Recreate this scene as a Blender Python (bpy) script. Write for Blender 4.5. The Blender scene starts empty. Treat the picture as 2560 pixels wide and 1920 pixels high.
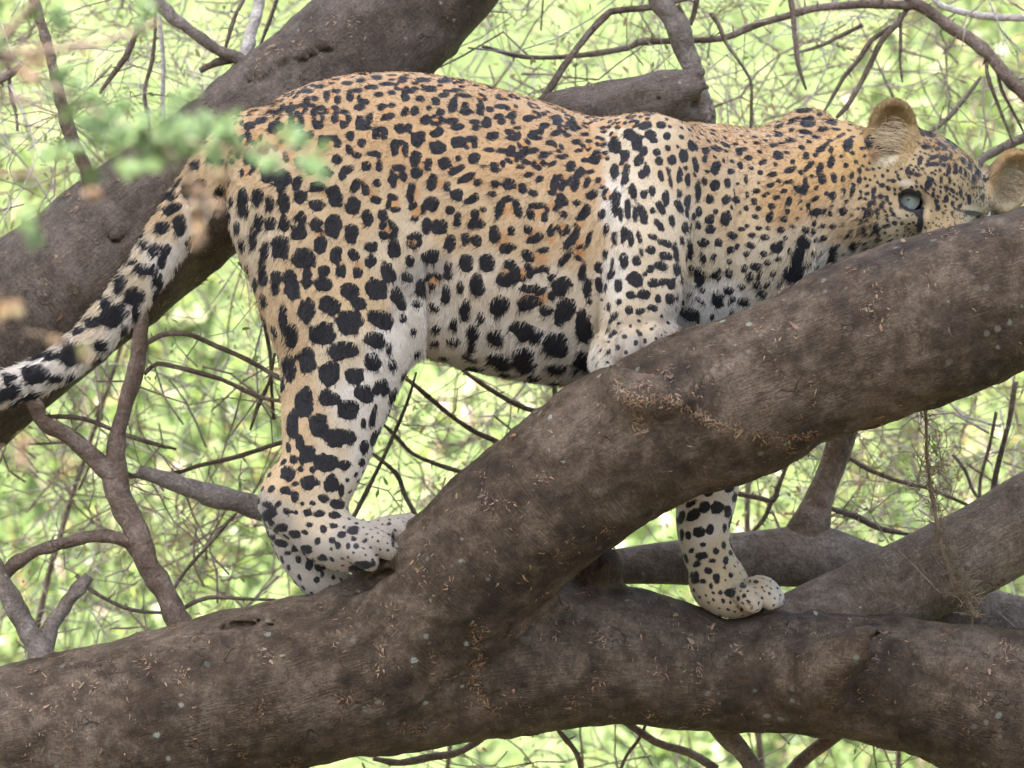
import bpy, math, random
import numpy as np
from mathutils import Vector
from mathutils.bvhtree import BVHTree

# ------------------------------------------------------------------ camera, sky, sun, exposure
SC = bpy.context.scene
S = 1.36 / 2560.0            # metres per photograph pixel in the plane of the leopard
D = 9.0                      # metres from lens to that plane
Z0 = 2.3                     # height of the lens above the ground
cam = bpy.data.cameras.new('camera')
cam.sensor_width = 36.0
cam.lens = 36.0 * D / 1.36
cam.clip_start = 0.1
cam.clip_end = 400.0
cam.dof.use_dof = True
cam.dof.focus_distance = D - 0.06
cam.dof.aperture_fstop = 5.2
cam_o = bpy.data.objects.new('camera', cam)
cam_o.location = (0, -D, Z0)
cam_o.rotation_euler = (math.radians(90), 0, 0)
SC.collection.objects.link(cam_o)
SC.camera = cam_o

SUN_EL, SUN_AZ = 73.0, 215.0     # azimuth measured clockwise from +Y
sd = Vector((math.sin(math.radians(SUN_AZ)) * math.cos(math.radians(SUN_EL)),
             math.cos(math.radians(SUN_AZ)) * math.cos(math.radians(SUN_EL)),
             math.sin(math.radians(SUN_EL))))
world = bpy.data.worlds.new('World')
SC.world = world
world.use_nodes = True
wn = world.node_tree
wn.nodes.clear()
sky = wn.nodes.new('ShaderNodeTexSky')
sky.sky_type = 'NISHITA'
sky.sun_disc = False
sky.sun_elevation = math.radians(SUN_EL)
sky.sun_rotation = math.radians(SUN_AZ)
sky.air_density = 1.0
sky.dust_density = 5.0
sky.ozone_density = 1.0
bg = wn.nodes.new('ShaderNodeBackground')
bg.inputs['Strength'].default_value = 0.15
wo = wn.nodes.new('ShaderNodeOutputWorld')
wn.links.new(sky.outputs[0], bg.inputs[0])
wn.links.new(bg.outputs[0], wo.inputs[0])
sun = bpy.data.lights.new('sun', 'SUN')
sun.energy = 5.0
sun.angle = math.radians(0.53)
sun.color = (1.0, 0.95, 0.87)
sun_o = bpy.data.objects.new('sun', sun)
sun_o.rotation_euler = sd.to_track_quat('Z', 'Y').to_euler()
sun_o.location = (0, 0, 30)
SC.collection.objects.link(sun_o)
SC.view_settings.view_transform = 'Standard'
SC.view_settings.look = 'None'
SC.view_settings.gamma = 1.0
SC.view_settings.use_curve_mapping = False
SC.view_settings.exposure = 2.25
SC.render.engine = 'CYCLES'
SC.cycles.use_denoising = True
SC.cycles.use_adaptive_sampling = True
SC.cycles.adaptive_threshold = 0.03
SC.cycles.max_bounces = 8
SC.cycles.diffuse_bounces = 4
SC.cycles.transparent_max_bounces = 8
SC.cycles.caustics_reflective = False
SC.cycles.caustics_refractive = False

rng = np.random.default_rng(11)
random.seed(5)

# ------------------------------------------------------------------ helpers
def P(px, py, z=0.0):
    """photograph pixel + depth (pixels of S metres, away from lens positive) -> world point"""
    f = 1.0 + z * S / D
    return np.array([(px - 1280.0) * S * f, z * S, Z0 - (py - 960.0) * S * f])

def to_px(co):
    f = 1.0 + co[:, 1] / D
    return co[:, 0] / (S * f) + 1280.0, 960.0 - (co[:, 2] - Z0) / (S * f)

def _hash(ix, iy, iz, seed):
    h = (ix * 374761393 + iy * 668265263 + iz * 2147483647 + seed * 1274126177) & 0xffffffff
    h = ((h ^ (h >> 13)) * 1274126177) & 0xffffffff
    h = h ^ (h >> 16)
    return (h & 0xffff).astype(np.float32) / 65535.0

def vnoise(p, seed=0):
    """smooth value noise -1..1, p (n,3)"""
    p = np.asarray(p, dtype=np.float64)
    i = np.floor(p).astype(np.int64)
    f = (p - i).astype(np.float32)
    u = f * f * f * (f * (f * 6 - 15) + 10)
    out = 0
    for dx in (0, 1):
        wx = u[:, 0] if dx else 1 - u[:, 0]
        for dy in (0, 1):
            wy = u[:, 1] if dy else 1 - u[:, 1]
            for dz in (0, 1):
                wz = u[:, 2] if dz else 1 - u[:, 2]
                out = out + _hash(i[:, 0] + dx, i[:, 1] + dy, i[:, 2] + dz, seed) * wx * wy * wz
    return out * 2 - 1

def fbm(p, oct=3, seed=0):
    s, a, out = 1.0, 1.0, 0
    for o in range(oct):
        out = out + a * vnoise(p * s, seed + o * 17)
        s *= 2.03; a *= 0.5
    return out

def catmull(nodes, sub):
    n = np.asarray(nodes, dtype=float)
    a = np.vstack([2 * n[0] - n[1], n, 2 * n[-1] - n[-2]])
    out = []
    for i in range(1, len(a) - 2):
        p0, p1, p2, p3 = a[i - 1], a[i], a[i + 1], a[i + 2]
        for k in range(sub):
            t = k / sub
            out.append(0.5 * ((2 * p1) + (-p0 + p2) * t + (2 * p0 - 5 * p1 + 4 * p2 - p3) * t * t + (-p0 + 3 * p1 - 3 * p2 + p3) * t ** 3))
    out.append(a[-2])
    return np.array(out)

def smooth(e0, e1, x):
    t = np.clip((x - e0) / (e1 - e0), 0, 1)
    return t * t * (3 - 2 * t)

class Field:
    """signed distance field on a grid, smooth unions, surface nets"""
    def __init__(self, lo, hi, h):
        self.lo = np.array(lo, float); self.h = h
        self.n = np.ceil((np.array(hi, float) - self.lo) / h).astype(int) + 1
        self.F = np.full(self.n, 1.0, np.float32)
        self.ax = [self.lo[i] + h * np.arange(self.n[i]) for i in range(3)]
    def box(self, lo, hi, m):
        a = np.clip(np.floor((np.array(lo) - m - self.lo) / self.h).astype(int), 0, self.n)
        b = np.clip(np.ceil((np.array(hi) + m - self.lo) / self.h).astype(int) + 1, 0, self.n)
        sl = tuple(slice(a[i], b[i]) for i in range(3))
        g = [self.ax[i][sl[i]].astype(np.float32) for i in range(3)]
        return sl, g[0][:, None, None], g[1][None, :, None], g[2][None, None, :]
    def merge(self, sl, d, k, sub=False):
        A = self.F[sl]
        if sub:
            d = -d
            hh = np.maximum(k - np.abs(A - d), 0) / k if k > 0 else 0
            self.F[sl] = np.maximum(A, d) + hh * hh * k * 0.25
        else:
            hh = np.maximum(k - np.abs(A - d), 0) / k if k > 0 else 0
            self.F[sl] = np.minimum(A, d) - hh * hh * k * 0.25
    def seg(self, a, b, k, sub=False):
        """a, b = world (x, y, z, r in the picture plane, r in depth)"""
        R = max(a[3], b[3], a[4], b[4])
        lo = np.minimum(a[:3], b[:3]) - R; hi = np.maximum(a[:3], b[:3]) + R
        sl, X, Y, Z = self.box(lo, hi, k + 2 * self.h)
        if 0 in self.F[sl].shape: return
        dx, dz = b[0] - a[0], b[2] - a[2]
        L = dx * dx + dz * dz + 1e-12
        t = np.clip(((X - a[0]) * dx + (Z - a[2]) * dz) / L, 0, 1)
        cx, cz, cy = a[0] + t * dx, a[2] + t * dz, a[1] + t * (b[1] - a[1])
        r = a[3] + t * (b[3] - a[3]); ry = a[4] + t * (b[4] - a[4])
        q = np.sqrt(((X - cx) ** 2 + (Z - cz) ** 2) / (r * r) + ((Y - cy) / ry) ** 2)
        self.merge(sl, ((q - 1) * np.minimum(r, ry)).astype(np.float32), k, sub)
    def chain(self, nodes, k=0.02, sub=5):
        """nodes in px: (x, y, z, r, rz)"""
        w = []
        for n in nodes:
            n = list(n)
            if len(n) == 4: n.append(n[3])
            w.append(list(P(n[0], n[1], n[2])) + [n[3] * S, n[4] * S])
        c = catmull(w, sub)
        c[:, 3:] = np.maximum(c[:, 3:], 0.002)
        # the chain by itself first (hard minimum), then one smooth union
        for_box = Field.__new__(Field)
        lo = (c[:, :3] - c[:, 3:].max(1)[:, None]).min(0); hi = (c[:, :3] + c[:, 3:].max(1)[:, None]).max(0)
        sl, X, Y, Z = self.box(lo, hi, k + 2 * self.h)
        if 0 in self.F[sl].shape: return c
        tmp = Field.__new__(Field)
        tmp.lo = np.array([X.ravel()[0], Y.ravel()[0], Z.ravel()[0]], float); tmp.h = self.h
        tmp.n = np.array(self.F[sl].shape); tmp.F = np.full(tmp.n, 1.0, np.float32)
        tmp.ax = [X.ravel().astype(float), Y.ravel().astype(float), Z.ravel().astype(float)]
        for i in range(len(c) - 1):
            tmp.seg(c[i], c[i + 1], 0.004)
        self.merge(sl, tmp.F, k)
        return c
    def groove(self, nodes, k=0.006):
        c = catmull([list(P(n[0], n[1], n[2])) + [n[3] * S, n[4] * S] for n in nodes], 6)
        c[:, :3] += 0.006 * np.stack([vnoise(c[:, :3] * 60, 1), 0 * c[:, 0], vnoise(c[:, :3] * 60, 2)], 1)
        for i in range(len(c) - 1): self.seg(c[i], c[i + 1], k, True)
    def ell(self, c, axes, rad, k=0.02, sub=False, dist_only=False):
        """oriented ellipsoid: world centre, 3 unit axes, radii in metres"""
        R = max(rad)
        sl, X, Y, Z = self.box(np.array(c) - R, np.array(c) + R, k + 2 * self.h)
        q = 0
        for ax, r in zip(axes, rad):
            q = q + (((X - c[0]) * ax[0] + (Y - c[1]) * ax[1] + (Z - c[2]) * ax[2]) / r) ** 2
        d = ((np.sqrt(q) - 1) * min(rad)).astype(np.float32)
        if dist_only: return sl, d
        self.merge(sl, d, k, sub)
    def mesh(self):
        F, h = self.F, self.h
        ins = F < 0
        c = np.zeros(np.array(F.shape) - 1, np.uint8)
        for i in (0, 1):
            for j in (0, 1):
                for k in (0, 1):
                    c += ins[i:ins.shape[0] - 1 + i, j:ins.shape[1] - 1 + j, k:ins.shape[2] - 1 + k]
        I = np.argwhere((c > 0) & (c < 8))
        idx = np.full(c.shape, -1, np.int64)
        idx[I[:, 0], I[:, 1], I[:, 2]] = np.arange(len(I))
        acc = np.zeros((len(I), 3)); cnt = np.zeros(len(I))
        corners = [(i, j, k) for i in (0, 1) for j in (0, 1) for k in (0, 1)]
        for a in corners:
            for ax in range(3):
                if a[ax]: continue
                b = list(a); b[ax] = 1
                fa = F[I[:, 0] + a[0], I[:, 1] + a[1], I[:, 2] + a[2]]
                fb = F[I[:, 0] + b[0], I[:, 1] + b[1], I[:, 2] + b[2]]
                m = (fa < 0) != (fb < 0)
                t = np.where(m, fa / np.where(m, fa - fb, 1), 0)
                p = np.array(a, float)[None, :] + t[:, None] * (np.array(b) - np.array(a))[None, :]
                acc += p * m[:, None]; cnt += m
        V = self.lo + h * (I + acc / cnt[:, None])
        quads = []
        for ax in range(3):
            s0 = [slice(None)] * 3; s1 = [slice(None)] * 3
            s0[ax] = slice(0, -1); s1[ax] = slice(1, None)
            A, B = ins[tuple(s0)], ins[tuple(s1)]
            E = np.argwhere(A != B)
            o1, o2 = [(1, 2), (2, 0), (0, 1)][ax]
            ok = (E[:, o1] > 0) & (E[:, o2] > 0) & (E[:, o1] < c.shape[o1]) & (E[:, o2] < c.shape[o2])
            E = E[ok]
            q = []
            for d1, d2 in ((1, 1), (0, 1), (0, 0), (1, 0)):
                e = E.copy(); e[:, o1] -= d1; e[:, o2] -= d2
                q.append(idx[e[:, 0], e[:, 1], e[:, 2]])
            q = np.stack(q, 1)
            flip = ~A[E[:, 0], E[:, 1], E[:, 2]]
            q[flip] = q[flip][:, ::-1]
            quads.append(q)
        return V, np.vstack(quads)

def relax(V, Q, it=2, lam=0.5):
    e = np.vstack([Q[:, [0, 1]], Q[:, [1, 2]], Q[:, [2, 3]], Q[:, [3, 0]]])
    n = len(V)
    deg = np.bincount(e[:, 0], minlength=n) + np.bincount(e[:, 1], minlength=n)
    deg = np.maximum(deg, 1)
    for _ in range(it):
        for l in (lam, -lam * 0.9):
            acc = np.zeros_like(V)
            for a in range(3):
                acc[:, a] = np.bincount(e[:, 0], V[e[:, 1], a], n) + np.bincount(e[:, 1], V[e[:, 0], a], n)
            V = V + l * (acc / deg[:, None] - V)
    return V

def vert_normals(V, Q):
    a = V[Q[:, 2]] - V[Q[:, 0]]; b = V[Q[:, 3]] - V[Q[:, 1]]
    fn = np.cross(a, b)
    N = np.zeros_like(V)
    for j in range(4):
        for k in range(3):
            N[:, k] += np.bincount(Q[:, j], fn[:, k], len(V))
    return N / (np.linalg.norm(N, axis=1)[:, None] + 1e-12)

def link(o, parent=None):
    SC.collection.objects.link(o)
    if parent: o.parent = parent
    return o

def mesh_obj(name, V, faces, mats, parent=None, base=None, smooth_shade=True, mat_idx=None):
    me = bpy.data.meshes.new(name)
    V = np.asarray(V, dtype=np.float32)
    if base is None and parent is not None: base = parent.get('_base')
    if base is not None: V = V - np.array(base, dtype=np.float32)
    if isinstance(faces, np.ndarray):
        n, m = faces.shape
        me.vertices.add(len(V)); me.vertices.foreach_set('co', V.ravel())
        me.loops.add(n * m); me.loops.foreach_set('vertex_index', faces.astype(np.int32).ravel())
        me.polygons.add(n)
        me.polygons.foreach_set('loop_start', np.arange(0, n * m, m, dtype=np.int32))
        me.polygons.foreach_set('loop_total', np.full(n, m, np.int32))
        me.update(calc_edges=True)
    else:
        me.from_pydata([tuple(v) for v in V], [], [tuple(int(i) for i in f) for f in faces])
    me.polygons.foreach_set('use_smooth', np.full(len(me.polygons), smooth_shade))
    for m in (mats if isinstance(mats, (list, tuple)) else [mats]): me.materials.append(m)
    if mat_idx is not None: me.polygons.foreach_set('material_index', np.asarray(mat_idx, np.int32))
    me.validate()
    o = bpy.data.objects.new(name, me)
    return link(o, parent)

def root(name, loc, label, cat, group=None):
    o = bpy.data.objects.new(name, None)
    o.location = loc
    o.empty_display_size = 0.1
    o['_base'] = [float(x) for x in loc]
    o['label'] = label; o['category'] = cat
    if group: o['group'] = group
    return link(o)

def tube(nodes, seg=7, sub=5, rough=0.12, seed=0, thorn=0.0, w=None):
    """world nodes (x,y,z,r) -> verts, quads; knobbly tapered stem"""
    c = catmull(nodes, sub)
    c[:, 3] = np.maximum(c[:, 3], 0.0006)
    n = len(c)
    T = np.gradient(c[:, :3], axis=0)
    T /= np.linalg.norm(T, axis=1)[:, None] + 1e-9
    u = np.cross(T[0], [0.3, 0.9, 0.2]); u /= np.linalg.norm(u)
    U = []
    for i in range(n):
        u = u - T[i] * (u @ T[i]); u /= np.linalg.norm(u) + 1e-9
        U.append(u)
    U = np.array(U); W = np.cross(T, U)
    ang = np.linspace(0, 2 * math.pi, seg, endpoint=False)
    V = (c[:, None, :3] + c[:, None, 3:4] * (np.cos(ang)[None, :, None] * U[:, None, :] + np.sin(ang)[None, :, None] * W[:, None, :]))
    if rough > 0:
        flat = V.reshape(-1, 3)
        nz = fbm(flat / max(c[:, 3].max() * 1.6, 0.004), 2, seed).reshape(n, seg)
        off = (V - c[:, None, :3])
        V = c[:, None, :3] + off * (1 + rough * nz[:, :, None])
    V = V.reshape(-1, 3)
    q = []
    i = np.arange(n - 1)[:, None] * seg; j = np.arange(seg)[None, :]
    Q = np.stack([i + j, i + (j + 1) % seg, i + seg + (j + 1) % seg, i + seg + j], -1).reshape(-1, 4)
    V = np.vstack([V, c[0, :3], c[-1, :3]])
    a, b = n * seg, n * seg + 1
    jj = np.arange(seg)
    cap0 = np.stack([np.full(seg, a), (jj + 1) % seg, jj, jj], -1)
    cap1 = np.stack([np.full(seg, b), (n - 1) * seg + jj, (n - 1) * seg + (jj + 1) % seg, (n - 1) * seg + (jj + 1) % seg], -1)
    tri = [tuple(x[:3]) for x in np.vstack([cap0, cap1])]
    F = [tuple(x) for x in Q] + tri
    return V, F, c

class Bag:
    """collects several pieces into one mesh"""
    def __init__(self): self.V = []; self.F = []; self.n = 0; self.M = []
    def add(self, V, F, m=0):
        self.V.append(np.asarray(V, float))
        self.F += [tuple(int(i) + self.n for i in f) for f in F]
        self.M += [m] * len(F)
        self.n += len(V)
    def build(self, name, mats, parent=None, **kw):
        return mesh_obj(name, np.vstack(self.V), self.F, mats, parent, mat_idx=self.M, **kw)

def pxn(nodes):
    """px nodes (x,y,z,r) -> world nodes"""
    return [list(P(n[0], n[1], n[2])) + [n[3] * S * (1 + n[2] * S / D)] for n in nodes]

# ------------------------------------------------------------------ materials
class NT:
    def __init__(self, name):
        self.m = bpy.data.materials.new(name); self.m.use_nodes = True
        self.t = self.m.node_tree; self.t.nodes.clear()
        self.out = self.t.nodes.new('ShaderNodeOutputMaterial')
    def n(self, typ, **kw):
        x = self.t.nodes.new('ShaderNode' + typ)
        for k, v in kw.items():
            if k.startswith('i_'):
                x.inputs[k[2:].replace('_', ' ')].default_value = v
            else: setattr(x, k, v)
        return x
    def l(self, a, b): self.t.links.new(a, b)
    def ramp(self, fac, stops, interp='LINEAR'):
        r = self.n('ValToRGB'); e = r.color_ramp.elements
        r.color_ramp.interpolation = interp
        while len(e) < len(stops): e.new(0.5)
        for x, (p, c) in zip(e, stops):
            x.position = p; x.color = (*c, 1) if len(c) == 3 else c
        self.l(fac, r.inputs[0]); return r.outputs[0]
    def noise(self, vec, scale, detail=4, rough=0.6, dist=0.0):
        x = self.n('TexNoise'); x.inputs['Scale'].default_value = scale; x.inputs['Detail'].default_value = detail
        x.inputs['Roughness'].default_value = rough; x.inputs['Distortion'].default_value = dist
        self.l(vec, x.inputs['Vector']); return x.outputs['Fac']
    def mix(self, fac, a, b, mode='MIX'):
        x = self.n('Mix', data_type='RGBA', blend_type=mode)
        for s, v in ((x.inputs[0], fac), (x.inputs[6], a), (x.inputs[7], b)):
            if hasattr(v, 'is_linked'): self.l(v, s)
            else: s.default_value = v if isinstance(v, (int, float)) else (*v, 1)
        return x.outputs[2]
    def math(self, op, a, b=0.0, c=None):
        x = self.n('Math', operation=op)
        for i, v in enumerate((a, b) if c is None else (a, b, c)):
            if hasattr(v, 'is_linked'): self.l(v, x.inputs[i])
            else: x.inputs[i].default_value = v
        return x.outputs[0]

def bark_material(name, dark, mid, light, lichen=0.5, grain_attr=True, streak=1.0):
    b = NT(name)
    tc = b.n('TexCoord').outputs['Object']
    big = b.noise(tc, 9, 5, 0.65, 0.4)
    medn = b.noise(tc, 42, 5, 0.7, 0.2)
    fine = b.noise(tc, 260, 3, 0.7)
    col = b.ramp(b.math('ADD', b.math('MULTIPLY', big, 0.55), b.math('MULTIPLY', medn, 0.45)),
                 [(0.39, dark), (0.49, mid), (0.61, light)])
    if grain_attr:
        at = b.n('Attribute', attribute_name='grain').outputs['Vector']
        mp = b.n('Mapping'); mp.inputs['Scale'].default_value = (45, 420, 1); b.l(at, mp.inputs['Vector'])
        mp2 = b.n('Mapping'); mp2.inputs['Scale'].default_value = (420, 40, 1); b.l(at, mp2.inputs['Vector'])
        g1 = b.noise(mp.outputs[0], 1.0, 3, 0.6)
        g2 = b.noise(mp2.outputs[0], 1.0, 3, 0.6)
        g = b.mix(b.ramp(b.noise(tc, 6, 2), [(0.45, (0, 0, 0)), (0.6, (1, 1, 1))]), g1, g2)
        gl = b.ramp(g, [(0.3, (0.42, 0.4, 0.38)), (0.52, (1, 1, 1)), (0.7, (1.65, 1.58, 1.5))])
        col = b.mix(0.75 * streak, col, gl, 'MULTIPLY')
    else:
        g = medn
    sp = b.ramp(fine, [(0.35, (0.55, 0.53, 0.52)), (0.52, (1, 1, 1)), (0.68, (1.6, 1.5, 1.4))])
    col = b.mix(0.7, col, sp, 'MULTIPLY')
    # reddish stains
    st = b.ramp(b.noise(tc, 17, 4, 0.7, 1.0), [(0.58, (0, 0, 0)), (0.7, (1, 1, 1))])
    col = b.mix(b.math('MULTIPLY', st, 0.45), col, (dark[0] * 1.5, dark[1] * 1.15, dark[2] * 0.85))
    # black fissures
    vw = b.n('Mapping'); vw.inputs['Scale'].default_value = (1, 1, 1); b.l(tc, vw.inputs['Vector'])
    dn = b.n('TexNoise'); dn.inputs['Scale'].default_value = 30; b.l(tc, dn.inputs['Vector'])
    wv = b.n('VectorMath', operation='MULTIPLY_ADD'); b.l(dn.outputs['Color'], wv.inputs[0]); wv.inputs[1].default_value = (0.11,) * 3; b.l(tc, wv.inputs[2])
    vo = b.n('TexVoronoi', feature='DISTANCE_TO_EDGE'); vo.inputs['Scale'].default_value = 14; b.l(wv.outputs[0], vo.inputs['Vector'])
    cr = b.ramp(vo.outputs['Distance'], [(0.0, (1, 1, 1)), (0.028, (0, 0, 0))])
    crm = b.math('MULTIPLY', cr, b.ramp(b.noise(tc, 11, 3), [(0.57, (0, 0, 0)), (0.68, (1, 1, 1))]))
    col = b.mix(b.math('MULTIPLY', crm, 0.7), col, (dark[0] * 0.35, dark[1] * 0.33, dark[2] * 0.3))
    # lichen crusts
    vl = b.n('TexVoronoi', feature='F1'); vl.inputs['Scale'].default_value = 62
    wl = b.n('VectorMath', operation='MULTIPLY_ADD'); b.l(dn.outputs['Color'], wl.inputs[0]); wl.inputs[1].default_value = (0.012,) * 3; b.l(tc, wl.inputs[2]); b.l(wl.outputs[0], vl.inputs['Vector'])
    rr = b.math('ADD', vl.outputs['Distance'], b.math('MULTIPLY', b.math('SUBTRACT', fine, 0.5), 0.5))
    bsep = b.n('SeparateColor'); b.l(vl.outputs['Color'], bsep.inputs[0])
    thr = b.math('MULTIPLY', b.ramp(bsep.outputs[0], [(0.72, (0, 0, 0)), (0.95, (1, 1, 1))]), 0.42 * lichen)
    lm = b.ramp(b.math('SUBTRACT', thr, rr), [(0.0, (0, 0, 0)), (0.1, (1, 1, 1))])
    lm = b.math('MULTIPLY', lm, b.ramp(b.noise(tc, 4, 2), [(0.42, (0, 0, 0)), (0.6, (1, 1, 1))]))
    lc = b.mix(bsep.outputs[1], (0.30, 0.32, 0.28), (0.24, 0.27, 0.20))
    col = b.mix(b.math('MULTIPLY', lm, 0.75), col, lc)
    h = b.math('ADD', b.math('MULTIPLY', medn, 0.9), b.math('MULTIPLY', g, 0.6))
    h = b.math('ADD', h, b.math('MULTIPLY', fine, 0.25))
    h = b.math('SUBTRACT', h, b.math('MULTIPLY', crm, 0.9))
    h = b.math('ADD', h, b.math('MULTIPLY', lm, 0.12))
    bp = b.n('Bump'); bp.inputs['Strength'].default_value = 0.7; bp.inputs['Distance'].default_value = 0.007
    b.l(h, bp.inputs['Height'])
    pr = b.n('BsdfPrincipled'); pr.inputs['Roughness'].default_value = 0.82
    pr.inputs['Specular IOR Level'].default_value = 0.3
    b.l(col, pr.inputs['Base Color']); b.l(bp.outputs[0], pr.inputs['Normal'])
    b.l(pr.outputs[0], b.out.inputs[0])
    return b.m

def leaf_material(name, cols, trans=0.45, rough=0.5):
    """cols: list of base colours picked per leaf by a face attribute"""
    b = NT(name)
    at = b.n('Attribute', attribute_name='tint').outputs['Fac']
    stops = [(i / max(len(cols) - 1, 1), c) for i, c in enumerate(cols)]
    col = b.ramp(at, stops)
    df = b.n('BsdfDiffuse'); b.l(col, df.inputs[0])
    tr = b.n('BsdfTranslucent'); b.l(b.mix(1.0, col, (1.15, 1.2, 0.75), 'MULTIPLY'), tr.inputs[0])
    mx = b.n('MixShader'); mx.inputs[0].default_value = trans
    b.l(df.outputs[0], mx.inputs[1]); b.l(tr.outputs[0], mx.inputs[2])
    gl = b.n('BsdfGlossy'); gl.inputs['Roughness'].default_value = rough
    m2 = b.n('MixShader'); m2.inputs[0].default_value = 0.05
    b.l(mx.outputs[0], m2.inputs[1]); b.l(gl.outputs[0], m2.inputs[2])
    b.l(m2.outputs[0], b.out.inputs[0])
    return b.m

M_limb = bark_material('limb bark', (0.023, 0.0145, 0.0075), (0.055, 0.0375, 0.0215), (0.118, 0.088, 0.06), 0.8, streak=0.5)
M_tan = bark_material('tan bark', (0.07, 0.048, 0.03), (0.12, 0.088, 0.06), (0.19, 0.15, 0.11), 0.6, streak=0.8)
M_trunk = bark_material('trunk bark', (0.042, 0.03, 0.02), (0.075, 0.056, 0.04), (0.125, 0.098, 0.076), 0.5, streak=0.6)
M_grey = bark_material('grey bark', (0.09, 0.07, 0.053), (0.145, 0.118, 0.094), (0.23, 0.196, 0.165), 0.5, False)
M_twig = bark_material('twig bark', (0.07, 0.049, 0.034), (0.125, 0.09, 0.065), (0.21, 0.165, 0.13), 0.2, False)
M_pale = bark_material('pale dead wood', (0.3, 0.26, 0.22), (0.42, 0.38, 0.33), (0.55, 0.5, 0.45), 0.0, False)
M_leaf = leaf_material('acacia leaflets', [(0.10, 0.15, 0.03), (0.13, 0.21, 0.045), (0.17, 0.24, 0.06), (0.22, 0.27, 0.08), (0.24, 0.17, 0.08), (0.3, 0.2, 0.12)])

def grain_attr(o, V, lines):
    """per-vertex (along, around) coordinates of the nearest centre line"""
    best = np.full(len(V), 1e9); G = np.zeros((len(V), 3), np.float32)
    base = 0.0
    for c in lines:
        p = c[:, :3]; T = np.gradient(p, axis=0); T /= np.linalg.norm(T, axis=1)[:, None]
        s = np.concatenate([[0], np.cumsum(np.linalg.norm(np.diff(p, axis=0), axis=1))])
        U = np.cross(T, [0, 1, 0]); U /= np.linalg.norm(U, axis=1)[:, None] + 1e-9
        W = np.cross(T, U)
        for i0 in range(0, len(V), 20000):
            v = V[i0:i0 + 20000]
            d = ((v[:, None, :] - p[None, :, :]) ** 2).sum(-1)
            d = d / (c[None, :, 3] ** 2)
            j = d.argmin(1); dj = d[np.arange(len(v)), j]
            rel = v - p[j]
            al = s[j] + (rel * T[j]).sum(1)
            an = np.arctan2((rel * U[j]).sum(1), (rel * W[j]).sum(1))
            m = dj < best[i0:i0 + 20000]
            blk = G[i0:i0 + 20000]
            blk[m, 0] = al[m] + base; blk[m, 1] = (an * c[j, 3])[m]
            best[i0:i0 + 20000][m] = dj[m]
        base += 3.7
    a = o.data.attributes.new('grain', 'FLOAT_VECTOR', 'POINT')
    a.data.foreach_set('vector', G.ravel())

# ------------------------------------------------------------------ ground: one sheet, flat below the tree, rising as a grassy bank behind
def ground_h(x, y):
    t = np.clip((y - 1.7) / 4.2, 0, 1)
    bank = 6.2 * t * t * (3 - 2 * t)
    far = np.clip(y - 6.0, 0, None) * 0.10
    return bank + far

gx = np.concatenate([np.linspace(-150, -8, 14), np.linspace(-7, 7, 71), np.linspace(8, 150, 14)])
gy = np.concatenate([np.linspace(-150, -3, 14), np.linspace(-2, 8, 80), np.linspace(9, 200, 18)])
GX, GY = np.meshgrid(gx, gy, indexing='ij')
gv = np.stack([GX.ravel(), GY.ravel(), np.zeros(GX.size)], 1)
nearf = np.exp(-((gv[:, 0] / 7) ** 2)) * ((gv[:, 1] > -3) & (gv[:, 1] < 9))
gv[:, 2] = ground_h(gv[:, 0], gv[:, 1]) + 0.12 * fbm(gv * np.array([1.3, 1.3, 0]), 3, 5) * (0.4 + nearf)
ni, nj = len(gx), len(gy)
ii, jj = np.meshgrid(np.arange(ni - 1), np.arange(nj - 1), indexing='ij')
gq = np.stack([ii * nj + jj, (ii + 1) * nj + jj, (ii + 1) * nj + jj + 1, ii * nj + jj + 1], -1).reshape(-1, 4)
b = NT('grass and dry litter')
tc = b.n('TexCoord').outputs['Object']
n1 = b.noise(tc, 5, 6, 0.7); n2 = b.noise(tc, 40, 4, 0.7)
gcol = b.ramp(b.math('ADD', b.math('MULTIPLY', n1, 0.6), b.math('MULTIPLY', n2, 0.4)),
              [(0.34, (0.06, 0.08, 0.025)), (0.48, (0.11, 0.16, 0.05)), (0.6, (0.17, 0.22, 0.09)), (0.68, (0.3, 0.235, 0.15))])
sx_ = b.n('SeparateXYZ'); b.l(tc, sx_.inputs[0])
soil = b.ramp(n2, [(0.35, (0.032, 0.026, 0.018)), (0.6, (0.07, 0.057, 0.04))])
gcol = b.mix(b.ramp(b.math('ADD', b.math('MULTIPLY', sx_.outputs['Y'], 0.2), b.math('MULTIPLY', n1, 0.5)), [(0.5, (0, 0, 0)), (0.75, (1, 1, 1))]), soil, gcol)
pr = b.n('BsdfPrincipled'); pr.inputs['Roughness'].default_value = 0.95
b.l(gcol, pr.inputs['Base Color']); b.l(pr.outputs[0], b.out.inputs[0])
M_ground = b.m
ground = mesh_obj('ground', gv, gq, M_ground)
ground['kind'] = 'structure'
ground['label'] = 'sunlit grassy bank rising behind the tree'

# ------------------------------------------------------------------ the acacia
TB = (-1.75, 0.35, 0.0)
tree = root('acacia_tree', TB, 'big brown acacia whose forking limbs carry the leopard', 'tree')

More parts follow.
